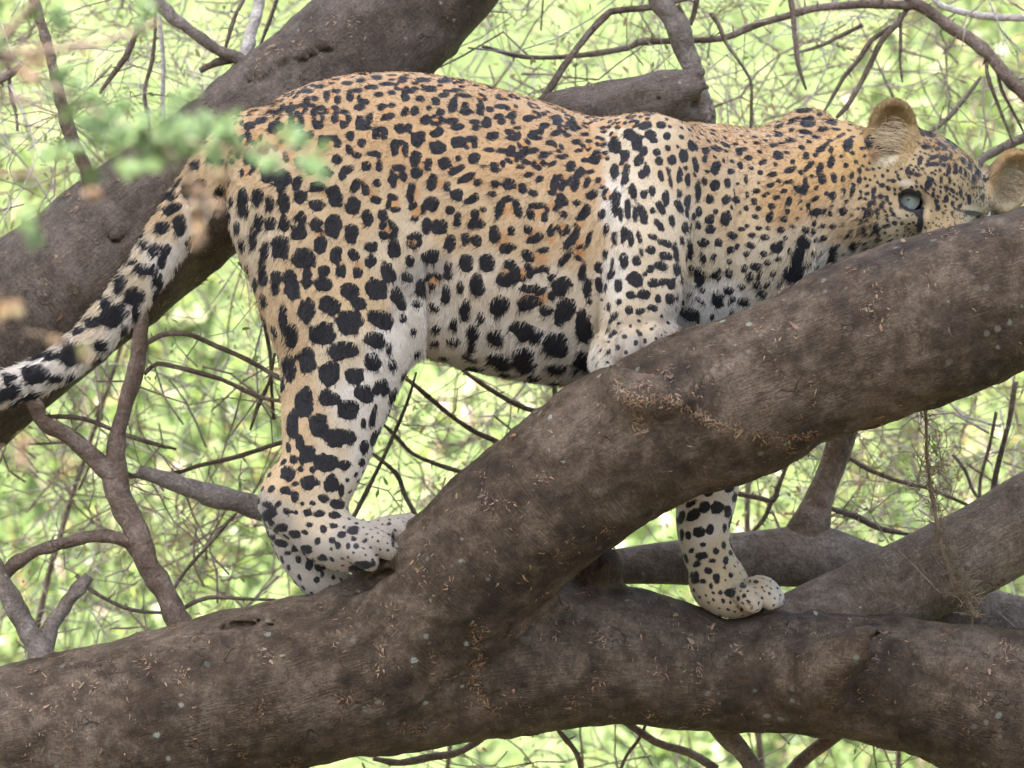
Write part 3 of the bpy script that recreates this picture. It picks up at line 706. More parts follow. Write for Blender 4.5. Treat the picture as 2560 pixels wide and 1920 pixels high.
# ---- markings: (x0, y0, scale, [(x, y, half width, half height, turn in degrees)])
MARKS = [
 (560, 150, .4822, "640,120,28,10,0 710,105,22,10,0 790,90,26,12,0 930,100,24,20,0 1030,105,40,12,0 1140,110,35,12,0 500,135,26,10,0 430,160,30,10,0 765,140,26,12,0 850,125,40,8,0 870,170,20,12,0 800,180,32,12,0 960,160,30,12,0 1065,150,40,14,0 1140,180,30,12,0 1210,155,35,10,0 535,185,14,28,0 580,160,30,10,0 590,205,18,20,0 655,185,18,28,0 685,160,24,10,0 700,195,10,16,0 730,215,25,14,-15 700,245,24,14,0 430,210,18,22,0 470,200,22,12,0 455,235,24,10,0 940,190,20,22,0 1020,200,26,14,0 1095,215,20,22,0 1190,230,20,40,15 1260,185,40,10,10 1330,250,20,35,0 1250,235,18,16,0 1255,270,30,16,0 1375,255,20,14,0 1435,240,30,10,0 350,255,30,14,-30 280,270,30,12,-30 195,310,32,18,-20 130,340,26,20,-30 470,275,16,28,0 500,250,24,12,0 510,290,12,24,0 490,335,24,20,0 350,315,16,34,0 385,285,24,12,0 400,325,16,30,0 370,350,24,10,0 270,345,40,30,-20 575,300,16,32,0 620,270,24,12,0 645,300,14,24,0 620,335,18,18,0 700,325,18,32,0 735,350,24,14,0 755,305,14,28,20 815,245,24,16,-25 875,235,20,14,0 845,295,36,16,-15 940,270,18,24,0 990,265,18,26,0 1065,250,12,14,0 1120,270,20,18,0 1045,310,24,26,35 1180,315,36,14,-5 1210,350,34,16,-15 1300,320,26,14,0 1305,350,22,14,0 1365,325,22,24,0 1425,295,22,12,0 1440,320,20,12,0 1495,290,24,20,-30 1575,305,26,18,0 1500,325,14,12,0 1520,352,24,10,0 910,355,26,26,0 955,352,20,24,0 785,385,18,28,0 820,360,26,12,0 830,395,16,24,0 655,395,22,24,0 715,430,22,22,0 650,465,16,26,-20 690,495,24,14,0 410,395,22,26,15 450,385,20,22,15 510,425,24,34,0 560,400,30,12,0 590,435,16,20,0 885,460,22,40,0 940,465,16,34,0 915,430,20,12,0 1005,410,34,36,0 1100,380,34,20,-20 1105,455,40,30,0 1215,425,34,28,0 1285,410,28,16,10 1260,455,14,10,0 1300,440,14,18,0 1395,395,34,22,-20 1480,370,28,12,0 1500,405,36,12,0 1530,385,12,16,0 1600,385,24,24,0 1640,370,18,14,0 1625,405,30,10,0 1730,310,24,24,0 1660,340,28,14,0 1800,330,24,14,0 1820,355,30,12,0 1720,380,30,14,-15 1690,430,28,14,-10 1780,390,20,10,0 1830,425,24,14,0 1890,420,18,10,0 1870,385,20,10,0 1940,400,14,8,0 785,485,36,16,0 590,515,26,24,0 400,540,22,24,0 450,570,24,26,0 530,580,36,24,15 640,570,34,20,-20 615,605,18,18,0 740,550,26,26,0 805,550,16,24,0 905,560,30,18,0 995,510,24,34,25 1000,585,28,24,0 1060,545,20,40,0 1145,535,32,28,-10 1215,510,16,14,0 1205,570,40,18,-25 1300,510,26,26,0 1350,550,24,10,0 1400,545,22,14,0 1445,540,14,20,0 1410,570,30,10,0 1375,465,30,12,0 1450,470,34,14,10 1490,460,18,20,0 1545,490,34,18,-20 1600,470,30,14,-10 1665,490,36,16,-25 1570,530,24,14,0 1540,555,24,10,0 1700,540,24,10,-30 1760,500,26,12,-15 1800,545,18,30,30 1870,520,16,10,0 1920,520,26,20,0 1930,480,20,12,-20 1840,470,24,10,-15 870,620,24,40,0 930,605,16,24,0 795,640,24,22,0 735,670,20,32,0 790,725,28,18,0 680,650,20,34,25 1640,615,24,14,-25 1580,595,30,12,-15 1840,590,18,36,35 1880,640,14,30,25 1820,650,20,30,30 1900,580,24,12,-20 1750,730,26,34,0 1830,740,20,14,0 1905,700,30,20,-25 1870,790,20,45,30 1760,800,18,14,0"),
 (0, 0, 1.0, "1535,832,7,5,-30 1562,842,6,5,0 1600,836,6,5,0 1630,822,6,5,0 1545,868,5,6,0 1590,858,5,6,0 1612,852,4,5,0 1522,880,5,7,10 1565,882,4,5,0 1640,846,4,5,0"),
 (560, 150, .4822, "125,500,22,40,10 160,525,22,55,5 225,590,32,45,0 305,625,38,55,0 100,730,28,70,-5 172,710,26,42,0 240,750,22,42,0 310,745,28,48,0 180,845,20,45,0 240,850,24,36,0 310,845,28,40,-10 380,640,22,40,25 480,660,35,28,0 575,710,35,50,-10 400,710,28,30,30 485,750,38,28,0 670,760,32,42,10 395,820,28,34,0 385,895,40,38,0 480,855,28,38,0 570,860,40,55,0 660,895,36,50,0 745,820,26,40,-15 825,805,24,26,0 150,930,18,60,0 210,990,22,50,0 295,975,42,60,0 410,1030,52,55,0 500,960,30,42,0 580,1010,30,44,0 670,1010,28,28,0 760,965,32,26,0 885,980,28,55,0 200,1100,22,60,0 268,1155,24,55,0 350,1170,38,75,-8 430,1115,24,60,0 520,1095,26,26,0 608,1090,26,32,0 690,1105,26,30,0 760,1045,26,26,0 520,1165,45,35,0 845,1100,36,50,-20 655,1200,45,38,10 790,1190,48,55,-25 700,1260,36,28,0 908,1240,34,58,-25 430,1300,38,60,10 545,1270,48,50,0 310,1345,20,75,0 820,1345,65,42,15 650,1360,62,55,10 355,1430,32,55,0 510,1420,62,55,0 780,1450,55,38,15 620,1510,82,40,-3 430,1560,42,70,0 770,1560,40,45,-15 340,1590,38,70,0 550,1630,50,55,0 675,1640,50,45,0 858,1495,15,28,0 1120,870,42,42,0 1050,860,22,40,0 1210,830,20,35,0 1175,945,28,42,15 1250,930,24,34,0 1310,940,22,32,0 1070,1020,45,32,0 965,1040,25,30,0 1160,1090,22,45,0 1255,1050,34,44,0 1365,1050,36,44,0 1485,1065,34,24,0 1225,1180,16,30,0 1310,1165,36,48,-10 1465,1140,58,34,-5 1585,1185,48,22,0 1575,1260,42,36,0 1425,1275,45,50,20 1750,1170,48,45,-25 1885,1180,22,50,0 1945,1170,18,45,0 1250,1300,25,50,0 1335,1330,20,28,0 1670,1300,34,30,-20 1765,1300,42,70,25 1870,1390,38,75,-5 1020,1180,22,40,0 1150,1210,22,40,0 1190,1370,20,35,0 1290,1415,30,45,0 1410,1440,38,45,-20 1575,1410,75,45,15 1725,1485,62,58,0 1560,1555,48,60,-20 1435,1560,55,40,20 1290,1490,20,30,0 1730,1600,50,22,0 1880,1565,60,40,20 1430,775,20,45,15 1520,765,20,40,-15 1470,720,30,14,-20 1630,755,45,16,-5 1590,800,22,28,0 1665,815,18,28,0 1405,910,26,45,0 1490,885,18,22,0 1470,975,36,24,-20 1580,880,24,26,0 1605,925,44,20,-25 1700,880,18,32,15 1580,1020,36,24,30 1660,985,26,14,-15 1640,1085,45,20,-8 1820,910,18,45,20 1890,930,14,60,20 1790,940,18,40,30 1770,1030,20,50,35 1860,1085,16,40,10 1700,1125,22,16,-20 1310,850,40,24,-5 1300,800,22,20,0 1345,775,18,14,0 1170,780,24,22,0 1080,745,38,34,0 970,690,20,45,10 1210,700,26,26,0 1285,720,38,20,-25 1390,695,22,14,0 1080,630,26,38,15 1155,655,16,22,0 1260,610,40,18,-20 1320,635,26,16,-15 1405,640,22,20,-20 1480,640,30,30,0 1550,665,20,24,0 1600,690,20,18,0 1710,640,20,40,20 1750,660,14,18,0 1700,685,20,14,0"),
 (1450, 250, .4219, "210,270,35,45,20 290,205,28,35,25 385,150,35,20,-10 480,150,25,18,0 335,250,28,45,15 270,325,26,32,0 420,205,30,25,0 440,240,20,14,0 515,215,22,22,0 380,300,20,24,0 455,310,22,22,0 465,360,24,22,0 520,285,20,20,0 345,360,22,36,10 205,425,22,46,0 268,455,20,62,12 545,355,24,30,0 615,330,22,30,0 395,415,20,38,-10 365,440,18,28,0 318,535,24,48,0 480,455,16,34,-10 590,450,16,45,10 640,470,14,45,0 535,480,12,55,-12 378,560,18,24,0 430,535,18,34,0 510,580,16,45,0 590,555,14,26,0 640,600,20,42,0 585,630,18,38,-25 215,620,22,75,0 240,680,15,40,0 282,650,16,60,0 325,680,12,40,0 375,680,24,60,-20 430,655,16,16,-30 480,640,18,35,-30 470,745,20,45,-30 545,710,18,36,-10 625,750,22,30,0 205,820,18,40,0 260,800,20,45,0 305,830,20,45,0 350,810,14,38,-15 430,810,30,16,25 505,845,38,20,15 415,890,30,22,20 365,905,12,28,-20 335,950,24,32,-10 265,955,24,45,0 190,960,10,25,0 505,925,38,20,10 415,1000,20,22,0 485,985,38,22,15 570,900,14,60,-10 320,1060,50,38,15 228,1100,24,40,0 430,1085,32,22,-10 490,1080,18,18,0 385,1030,14,16,0 540,1085,26,32,0 300,1155,24,22,0 378,1155,36,28,0 230,1195,18,16,0 465,1180,18,26,-20 530,1175,26,28,0 172,1220,12,22,0 205,1275,28,18,-30 288,1245,22,22,0 355,1250,26,18,-10 430,1230,24,20,20 578,1010,20,40,-15 180,1310,20,10,-40 235,1320,16,8,-30 180,1400,10,10,0 165,1360,16,6,-50 300,1340,6,8,0 340,1370,8,8,0 445,1340,8,10,0 395,1320,6,6,0 650,890,20,60,-5 730,845,36,24,-5 820,845,20,22,0 905,805,32,18,0 730,935,16,34,-20 795,930,18,20,0 890,890,18,18,0 885,955,16,18,0 985,915,20,16,0 1010,860,24,16,15 1020,800,22,14,0 1095,815,24,14,0 705,1045,28,55,-5 808,1035,26,34,0 885,1025,18,24,0 1005,1045,20,20,0 1045,985,30,20,10 1110,965,18,14,0 1165,870,38,32,-35 880,1125,26,22,15 960,1105,22,16,10 1050,1100,22,18,0 820,1180,30,55,-20 975,1195,32,24,0 1080,1150,30,16,20 710,1190,35,14,40 650,1270,50,35,30 1290,980,38,90,10 1260,1030,50,40,0 1310,1060,40,40,0 1350,970,25,15,0 1325,840,38,34,20 1340,770,20,16,0 1500,925,18,55,0 1625,860,20,22,0 1620,940,25,16,0 1405,665,42,22,-20 1560,660,22,24,0 1440,745,16,14,-25 1385,780,16,14,0 1440,820,12,10,0 1385,905,14,10,-30 1400,1000,16,18,0 870,700,30,40,10 770,705,24,26,0 705,660,16,26,0 805,660,14,14,0 675,690,14,18,0 700,745,16,18,0 775,770,26,20,0 860,590,22,30,-10 930,590,22,20,20 770,590,24,26,0 800,505,26,26,0 875,490,18,30,-15 935,495,10,10,0 805,400,26,36,15 740,350,16,24,0 895,425,20,16,0 700,540,16,60,0 740,480,14,26,0 685,380,16,45,-10 660,270,14,30,-15 690,290,10,24,-10 745,300,20,18,0 810,290,30,14,20 865,265,30,10,30 940,305,14,22,-25 970,290,30,12,0 1000,345,22,14,0 1080,370,26,16,-10 1175,330,28,24,0 950,390,16,26,-5 1015,405,16,14,20 1070,430,18,14,0 1140,440,26,14,-15 1245,415,35,14,-20 985,470,12,30,0 1060,490,10,8,0 1130,505,22,12,-15 1240,485,26,12,-10 1045,540,18,14,0 1100,560,26,14,-30 1170,575,24,14,-10 1210,540,16,12,0 1030,600,16,20,10 1240,600,18,28,25 1060,645,16,14,0 1135,628,20,14,0 1230,660,16,14,0 1040,690,18,14,10 1125,695,20,30,25 1210,705,20,16,0 985,640,14,16,0 950,670,10,14,0 990,560,12,24,0 960,765,20,10,0 990,745,14,10,0 1060,760,18,10,0 1115,760,14,10,0 1190,770,22,14,-10 1265,750,14,10,0 1290,700,14,10,0 1310,645,12,10,0 1310,600,14,10,-20 1180,480,12,10,0 1330,530,18,40,20 1290,530,20,22,0 1335,480,12,24,15 1395,585,28,12,-35 1500,565,22,18,-30 1460,555,12,10,0 1420,410,16,38,20 1500,460,14,24,-15 1440,470,16,26,20 1340,330,18,22,0 1430,290,32,16,-40 1490,360,16,34,20 1360,390,36,14,-45 1490,295,12,20,20 1330,60,40,16,0 1420,85,20,14,20 1490,130,30,14,15 1265,125,35,14,-25 1350,130,45,28,0 1180,155,30,14,-35 1180,205,26,14,-5 1250,240,26,12,-5 1150,265,24,12,0 1440,175,34,12,-10 1330,190,38,12,10 1400,220,24,10,10"),
 (2040, 220, .3014, "250,640,22,18,-30 130,610,22,50,20 65,490,50,18,-45 265,470,35,50,20 150,745,24,35,-5 55,760,30,32,0 225,755,16,30,0 300,720,14,32,20 360,680,14,22,0 360,765,18,26,20 300,870,16,50,12 235,855,10,45,0 145,895,22,38,20 85,875,16,18,0 480,850,16,30,20 550,810,22,16,-20 535,900,18,24,0 485,945,14,22,0 440,970,14,26,0 545,980,16,20,20 410,1050,12,34,0 455,1040,18,28,0 510,1030,14,26,0 230,1030,28,32,0 410,1190,18,34,-10 505,1160,26,38,0 655,1120,20,18,20 645,1050,14,20,0 600,1140,16,12,0 565,1150,14,14,0 530,1250,16,24,-20 575,1205,14,14,0 615,1270,24,14,-20 315,1310,28,28,0 270,1225,45,16,-20 140,1150,26,22,0 225,1130,18,14,0 65,1245,26,22,0 145,1400,30,80,0 320,1415,40,24,-10 30,1030,45,28,-15 120,1045,16,16,0 760,680,14,36,20 790,705,16,14,0 835,720,18,14,0 960,705,18,12,0 1060,580,30,22,15 970,635,50,14,-5 985,570,45,14,-20 905,490,26,20,0 860,600,16,36,10 1150,440,35,35,0 1200,500,30,40,20 1100,440,24,14,0 1030,460,30,14,30 950,390,30,16,20 890,380,20,14,0 1120,560,12,30,0 1220,600,26,14,40 1280,640,18,22,0 1340,710,24,34,-15 1310,760,18,34,-10 1100,690,12,50,10 1160,670,12,40,-10 1200,680,12,30,0 1240,720,14,20,0 1060,640,14,14,0 1040,760,12,34,0 1110,770,12,26,0 1080,830,12,30,0 1130,850,24,12,30 1200,860,14,26,10 1000,940,18,16,0 970,890,12,26,15 1085,920,14,24,0 1130,960,12,22,0 1195,980,34,12,-50 1010,1000,16,24,10 1060,1040,14,14,0 1130,1035,14,14,0 1270,930,14,45,0 1380,910,16,18,0 1300,830,14,12,0 1370,830,20,12,-20 1400,760,14,14,0 1370,640,14,20,0 935,800,24,55,20 1150,490,20,14,0 1070,500,16,20,0 1000,510,14,14,0 1260,540,20,14,0 1310,570,14,16,0 440,450,30,60,10 200,400,45,14,-30 640,770,20,12,0 600,830,18,20,0 700,990,14,10,0 620,1010,12,14,0 590,1060,12,12,0 690,1080,16,10,20 560,950,12,16,0 590,920,14,26,0"),
 (0, 150, .5424, "780,620,35,25,20 860,605,20,30,0 885,655,20,22,0 720,690,28,20,-40 790,685,40,24,-20 750,775,32,28,0 830,760,28,45,0 905,705,18,20,0 670,780,18,35,30 665,850,26,24,-10 705,875,22,28,0 765,870,24,26,0 750,920,20,35,0 600,880,14,40,35 610,930,22,18,0 665,965,50,26,-5 560,1035,26,45,10 730,1020,22,30,0 625,1085,42,40,0 530,1000,14,40,30 485,1115,26,32,15 525,1180,60,45,-15 630,1160,18,30,0 420,1205,32,24,-20 400,1165,18,24,0 360,1250,30,16,-30 340,1350,52,52,0 470,1315,30,28,0 240,1360,28,26,-15 300,1290,20,14,0 170,1455,55,35,-25 270,1465,35,20,-20 45,1475,30,28,0 130,1435,25,20,0 60,1530,55,30,-20 150,1550,50,16,-15 10,1560,20,20,0"),
 (600, 850, .4219, "380,370,50,75,0 525,345,60,45,5 640,410,60,55,0 735,315,48,52,-10 815,275,25,40,0 855,280,25,45,0 310,500,32,90,0 470,510,55,65,-10 570,575,60,50,5 655,575,35,42,0 355,610,25,50,-10 790,450,18,60,10 730,490,14,30,0 395,685,40,60,25 510,725,62,50,10 620,745,35,24,0 320,710,22,25,0 285,785,40,40,0 410,850,52,38,10 540,845,36,48,10 265,890,42,24,-5 330,930,26,32,0 600,885,18,35,0 490,940,32,20,20 575,970,36,26,15 155,975,26,16,0 430,965,16,14,0 370,970,12,12,0 175,1035,45,28,-35 330,1020,20,12,0 400,1025,24,22,0 475,1028,30,20,0 565,1040,34,18,10 250,1110,28,22,20 320,1150,36,20,10 415,1095,22,14,0 490,1120,20,18,0 555,1103,24,16,0 670,1130,34,20,-10 600,1155,22,16,0 545,1185,14,14,0 245,1205,35,20,10 390,1240,38,22,-5 330,1235,18,16,0 460,1190,14,18,0 580,1220,14,18,0 640,1220,10,16,0 690,1220,14,12,0 490,1290,34,20,0 410,1330,22,40,5 485,1345,35,18,-5 280,1265,20,10,0 345,1300,16,20,0 675,1180,14,12,0 740,1190,18,8,-30 210,1130,12,18,0 185,1085,14,14,0 190,1170,16,14,0 490,1390,8,16,0 540,1240,10,8,0 720,1340,70,24,-10 905,1180,8,40,0 880,1090,16,7,-20 1000,1085,14,6,-20"),
 (1650, 1180, .229, "345,345,70,30,-25 225,500,35,80,25 365,470,70,50,-25 490,390,70,45,-30 620,385,60,62,0 755,170,48,45,0 740,430,32,55,0 815,275,22,55,0 425,660,62,58,0 545,640,45,50,0 305,700,32,45,0 240,700,20,60,0 705,610,20,45,0 470,790,35,24,0 345,855,38,24,-20 455,915,60,34,-5 610,865,34,34,20 695,800,20,40,0 400,1005,38,26,-20 570,970,34,20,0 715,970,24,40,0 525,1080,38,32,0 620,1170,36,52,10 225,950,40,90,0 380,1150,40,60,0 560,1240,25,40,0 470,1190,30,20,0 770,1130,20,26,0 770,1315,50,42,0 905,1245,32,22,10 660,1315,20,22,0 690,1405,20,28,0 920,1350,20,18,0 850,1385,16,24,0 965,1415,18,20,-20 1050,1200,24,16,0 1195,1330,18,22,0 1000,1480,14,20,0 890,1500,16,24,0 1140,1300,10,10,0 1165,1240,10,8,0 840,1470,10,16,0"),
]
hand = []
for x0, y0, k, txt in MARKS:
    for t in txt.split():
        x, y, a, b_, an = [float(q) for q in t.split(',')]
        hand.append((x0 + x * k, y0 + y * k, a * k, b_ * k, math.radians(an)))
SD = np.full(len(BV), 40.0, np.float32)      # distance to the nearest dark mark, in px, negative inside
ROS = np.zeros(len(BV), np.float32)          # tawny heart of a rosette
nz1 = fbm(BV / S / 22.0, 2, 77); nz2 = fbm(BV / S / 9.0, 2, 78)
order = np.argsort(bpx)
sx = bpx[order]
front = BN[:, 1] < 0.35
def stamp_px(cx, cy, a, b_, an, only=None):
    loc, nor = hit(cx, cy)
    if loc is None: return None
    m = max(a, b_) + 30
    i0, i1 = np.searchsorted(sx, [cx - m, cx + m])
    idx = order[i0:i1]
    idx = idx[np.abs(bpy_[idx] - cy) < m]
    idx = idx[front[idx]]
    idx = idx[np.abs(BV[idx, 1] - loc[1]) < (m * 1.6) * S]
    dx, dy = bpx[idx] - cx, bpy_[idx] - cy
    ca, sa = math.cos(an), math.sin(an)
    p, q = (dx * ca + dy * sa) / a, (-dx * sa + dy * ca) / b_
    rr = (np.abs(p) ** 2.3 + np.abs(q) ** 2.3) ** (1 / 2.3)
    d = (rr - 1) * min(a, b_) + nz1[idx] * min(a, b_) * 0.22 + nz2[idx] * min(3.0, min(a, b_) * 0.2)
    SD[idx] = np.minimum(SD[idx], d)
    return loc
hand3 = []
for s_ in hand:
    loc = stamp_px(*[s_[0], s_[1], s_[2] * (1.1 if s_[0] < 2130 else 1.15) + 0.8, s_[3] * (1.1 if s_[0] < 2130 else 1.15) + 0.8, s_[4]])
    if loc is not None: hand3.append((loc, max(s_[2], s_[3]) * S, min(s_[2], s_[3]) * S))
# ---- the rest of the coat: rosettes over the back, plain spots elsewhere
from mathutils.kdtree import KDTree
kv = KDTree(len(BV))
for i, v in enumerate(BV): kv.insert(v, i)
kv.balance()
taken = KDTree(len(hand3))
for i, h3 in enumerate(hand3): taken.insert(h3[0], i)
taken.balance()
def near_hand(p, need):
    for co, i, d in taken.find_n(Vector(p), 6):
        if d < need + 0.5 * hand3[i][1] + 0.5 * hand3[i][2]: return True
    return False
# size of the coat pattern over the body: (x, y, spacing, blob, is rosette)
SZ = np.array([(700, 300, 40, 12, 1), (900, 230, 42, 12, 1), (1100, 280, 40, 11, 1), (1300, 330, 38, 10, 1), (1450, 380, 34, 9, 1), (800, 420, 56, 14, 1), (1000, 420, 52, 13, 1), (1200, 450, 46, 12, 1), (1400, 470, 40, 10, 1),
               (900, 600, 58, 16, 1), (1100, 650, 50, 14, 1), (1300, 650, 54, 15, 1), (1250, 850, 60, 22, 0), (1040, 740, 44, 13, 0), (1060, 820, 46, 14, 0), (750, 700, 46, 18, 0), (850, 950, 55, 24, 0), (750, 1300, 26, 9, 0), (1600, 600, 40, 14, 0), (1600, 870, 26, 5, 0),
               (1800, 400, 26, 7, 0), (1800, 650, 30, 9, 0), (2050, 320, 28, 8, 0), (2050, 500, 26, 7, 0), (2200, 500, 18, 5, 0), (2350, 450, 15, 4.5, 0), (2400, 600, 12, 2.5, 0), (1760, 1300, 40, 14, 0), (1880, 1480, 18, 4, 0), (450, 550, 42, 16, 0), (100, 940, 46, 18, 0), (950, 1350, 18, 4, 0)], float)
def shep(tab, x, y, p=3.5):
    w = 1.0 / (((x[:, None] - tab[None, :, 0]) ** 2 + (y[:, None] - tab[None, :, 1]) ** 2) / 900.0 + 1.0) ** p
    return (w @ tab[:, 2:]) / w.sum(1)[:, None]
SZ[:, 2] *= np.where(SZ[:, 4] > 0.5, 0.92, np.where(SZ[:, 0] > 2180, 0.66, 1.0))
fld = shep(SZ, bpx, bpy_)
cand = rng.permutation(len(BV))[:55000]
cell = {}
def grid_ok(p, r):
    c = tuple((p // 0.03).astype(int))
    for i in (-1, 0, 1):
        for j in (-1, 0, 1):
            for k in (-1, 0, 1):
                for q, rq in cell.get((c[0] + i, c[1] + j, c[2] + k), ()):
                    if np.sum((q - p) ** 2) < ((r + rq) * 0.5) ** 2: return False
    return True
def blob3(c, n, a, b_, an):
    t1 = np.cross(n, [0.2, 0.3, 1]); t1 = unit(t1); t2 = np.cross(n, t1)
    ca, sa = math.cos(an), math.sin(an)
    e1, e2 = ca * t1 + sa * t2, -sa * t1 + ca * t2
    hits = kv.find_range(Vector(c), max(a, b_) * S * 1.9 + 0.012)
    idx = np.array([x[1] for x in hits], int)
    if not len(idx): return idx, None
    idx = idx[(BN[idx] @ n) > 0.1]
    rel = (BV[idx] - c) / S
    p, q = (rel @ e1) / a, (rel @ e2) / b_
    d = (np.sqrt(p * p + q * q) - 1) * min(a, b_) + nz1[idx] * min(a, b_) * 0.18 + nz2[idx] * min(a, b_) * 0.16
    return idx, d
nros = 0
ear_zone = (((bpx - 2229) / 72) ** 2 + ((bpy_ - 335) / 92) ** 2 < 1) | (bpx > 2478) & (bpy_ < 560) & (bpy_ > 330)
for vi in cand:
    sp_, bl, isr = fld[vi]
    if ear_zone[vi]: continue
    p = BV[vi]; n = BN[vi]
    sp_ = sp_ * S
    if not grid_ok(p, sp_): continue
    if n[1] < 0.3 and near_hand(p, sp_ * (0.42 if isr > 0.5 else 0.55)): 
        continue
    cell.setdefault(tuple((p // 0.03).astype(int)), []).append((p, sp_))
    if isr > 0.5:
        nros += 1
        R = sp_ / S * 0.34; bl = sp_ / S * 0.27
        t1 = unit(np.cross(n, [0.2, 0.3, 1])); t2 = np.cross(n, t1)
        ring = rng.random() < 0.4; k = rng.integers(3, 5) if ring else rng.integers(2, 4); a0 = rng.uniform(0, 6.28); gap = rng.uniform(1.25, 1.7)
        for j in range(k):
            an = a0 + j * (6.28 / k if ring else 5.0 / k) + rng.normal(0, 0.16)
            c = p + (t1 * math.cos(an) + t2 * math.sin(an)) * R * S * rng.uniform(0.82, 1.12)
            # blob long axis along the ring
            idx, d = blob3(c, n, bl * rng.uniform(0.85, 1.3), bl * rng.uniform(0.58, 0.86), an + 1.57 + rng.normal(0, 0.2))
            if d is not None: SD[idx] = np.minimum(SD[idx], d)
        idx, d = blob3(p, n, R * 1.1, R * 1.1, 0)
        if d is not None: ROS[idx] = np.maximum(ROS[idx], smooth(2, -6, d))
    else:
        idx, d = blob3(p, n, bl * rng.uniform(0.85, 1.35), bl * rng.uniform(0.7, 1.05), rng.uniform(0, 3.14))
        if d is not None: SD[idx] = np.minimum(SD[idx], d)

# ---- ground colour of the coat (linear reflectance): (x, y, r, g, b)
OR, TA, CR, WH, GR = (0.45, 0.29, 0.15), (0.53, 0.388, 0.225), (0.57, 0.47, 0.325), (0.66, 0.605, 0.52), (0.37, 0.33, 0.275)
CT = []
for (x, y), c in [((620, 320), OR), ((800, 240), OR), ((1000, 220), OR), ((1200, 270), OR), ((1400, 330), OR), ((1000, 350), (0.48, 0.31, 0.155)), ((1250, 400), (0.48, 0.31, 0.155)), ((1450, 420), (0.48, 0.31, 0.155)),
                  ((700, 450), TA), ((900, 520), TA), ((1150, 560), TA), ((1300, 560), TA), ((1450, 600), TA), ((620, 600), CR), ((750, 700), TA), ((900, 750), TA), ((1000, 620), CR), ((1050, 700), GR),
                  ((1200, 710), (0.6, 0.51, 0.385)), ((1350, 730), (0.6, 0.51, 0.385)), ((1480, 760), (0.6, 0.51, 0.385)), ((1060, 800), WH), ((1200, 850), WH), ((1350, 880), WH), ((1480, 880), WH), ((1200, 930), GR), ((1400, 940), GR),
                  ((720, 900), TA), ((850, 880), CR), ((980, 880), WH), ((750, 1050), TA), ((900, 1000), WH), ((850, 1120), CR), ((720, 1180), TA), ((900, 1130), WH), ((680, 1300), GR), ((780, 1280), CR), ((760, 1420), GR), ((900, 1350), GR), ((1020, 1310), GR),
                  ((1530, 380), CR), ((1620, 330), CR), ((1700, 400), TA), ((1520, 500), WH), ((1600, 500), CR), ((1520, 700), WH), ((1620, 700), CR), ((1680, 620), CR), ((1600, 780), CR), ((1505, 850), CR), ((1580, 860), GR), ((1650, 840), GR), ((1600, 820), GR),
                  ((1780, 360), OR), ((1900, 360), OR), ((2010, 310), OR), ((1850, 450), TA), ((1950, 500), (0.5, 0.31, 0.14)), ((2050, 430), (0.5, 0.31, 0.13)), ((1850, 560), TA), ((1750, 640), CR), ((1900, 640), CR), ((1780, 760), WH), ((2000, 640), CR), ((2050, 680), WH), ((1700, 800), GR),
                  ((2120, 380), (0.48, 0.3, 0.12)), ((2120, 560), TA), ((2160, 660), WH), ((2230, 570), CR), ((2200, 520), TA), ((2300, 420), TA), ((2380, 360), (0.44, 0.27, 0.12)), ((2340, 540), TA), ((2400, 470), TA), ((2460, 520), CR), ((2330, 620), CR), ((2400, 680), WH),
                  ((2229, 290), (0.42, 0.29, 0.13)), ((2229, 330), (0.42, 0.3, 0.15)), ((2235, 380), TA), ((2262, 280), (0.4, 0.27, 0.12)), ((2520, 430), CR), ((2545, 400), (0.42, 0.27, 0.12)),
                  ((520, 430), TA), ((430, 540), TA), ((490, 560), WH), ((340, 680), CR), ((400, 670), WH), ((260, 790), CR), ((300, 810), WH), ((120, 930), WH), ((0, 980), WH), ((-150, 1010), WH),
                  ((1760, 1230), WH), ((1740, 1320), WH), ((1800, 1400), CR), ((1790, 1480), CR), ((1890, 1450), CR), ((1930, 1490), WH)]:
    CT.append((x, y) + tuple(c))
CT = np.array(CT, float)
legpt = (CT[:, 0] > 1505) & (CT[:, 0] < 1690) & (CT[:, 1] > 320)
wleg = (smooth(1482, 1520, bpx) * (bpy_ > 320))[:, None]
COL = shep(CT, bpx, bpy_, 3.0) * wleg + shep(CT[~legpt], bpx, bpy_, 3.0) * (1 - wleg)
# belly and inner sides whiten where the body faces down
und = smooth(0.35, 0.95, -BN[:, 2]) * (bpx < 1560) * (bpx > 560) * (bpy_ > 600)
COL = COL * (1 - 0.5 * und[:, None]) + np.array(WH) * 0.5 * und[:, None]
COL *= (1 + 0.07 * fbm(BV * 30, 2, 55))[:, None]
COL *= np.array([0.83, 0.82, 0.79])
COL *= (1 - 0.34 * smooth(2110, 2190, bpx))[:, None] * np.array([1.0, 0.98, 0.86]) ** smooth(2110, 2190, bpx)[:, None]
tawny = np.array((0.40, 0.19, 0.06))
COL = COL * (1 - 0.8 * ROS[:, None]) + tawny * 0.8 * ROS[:, None]
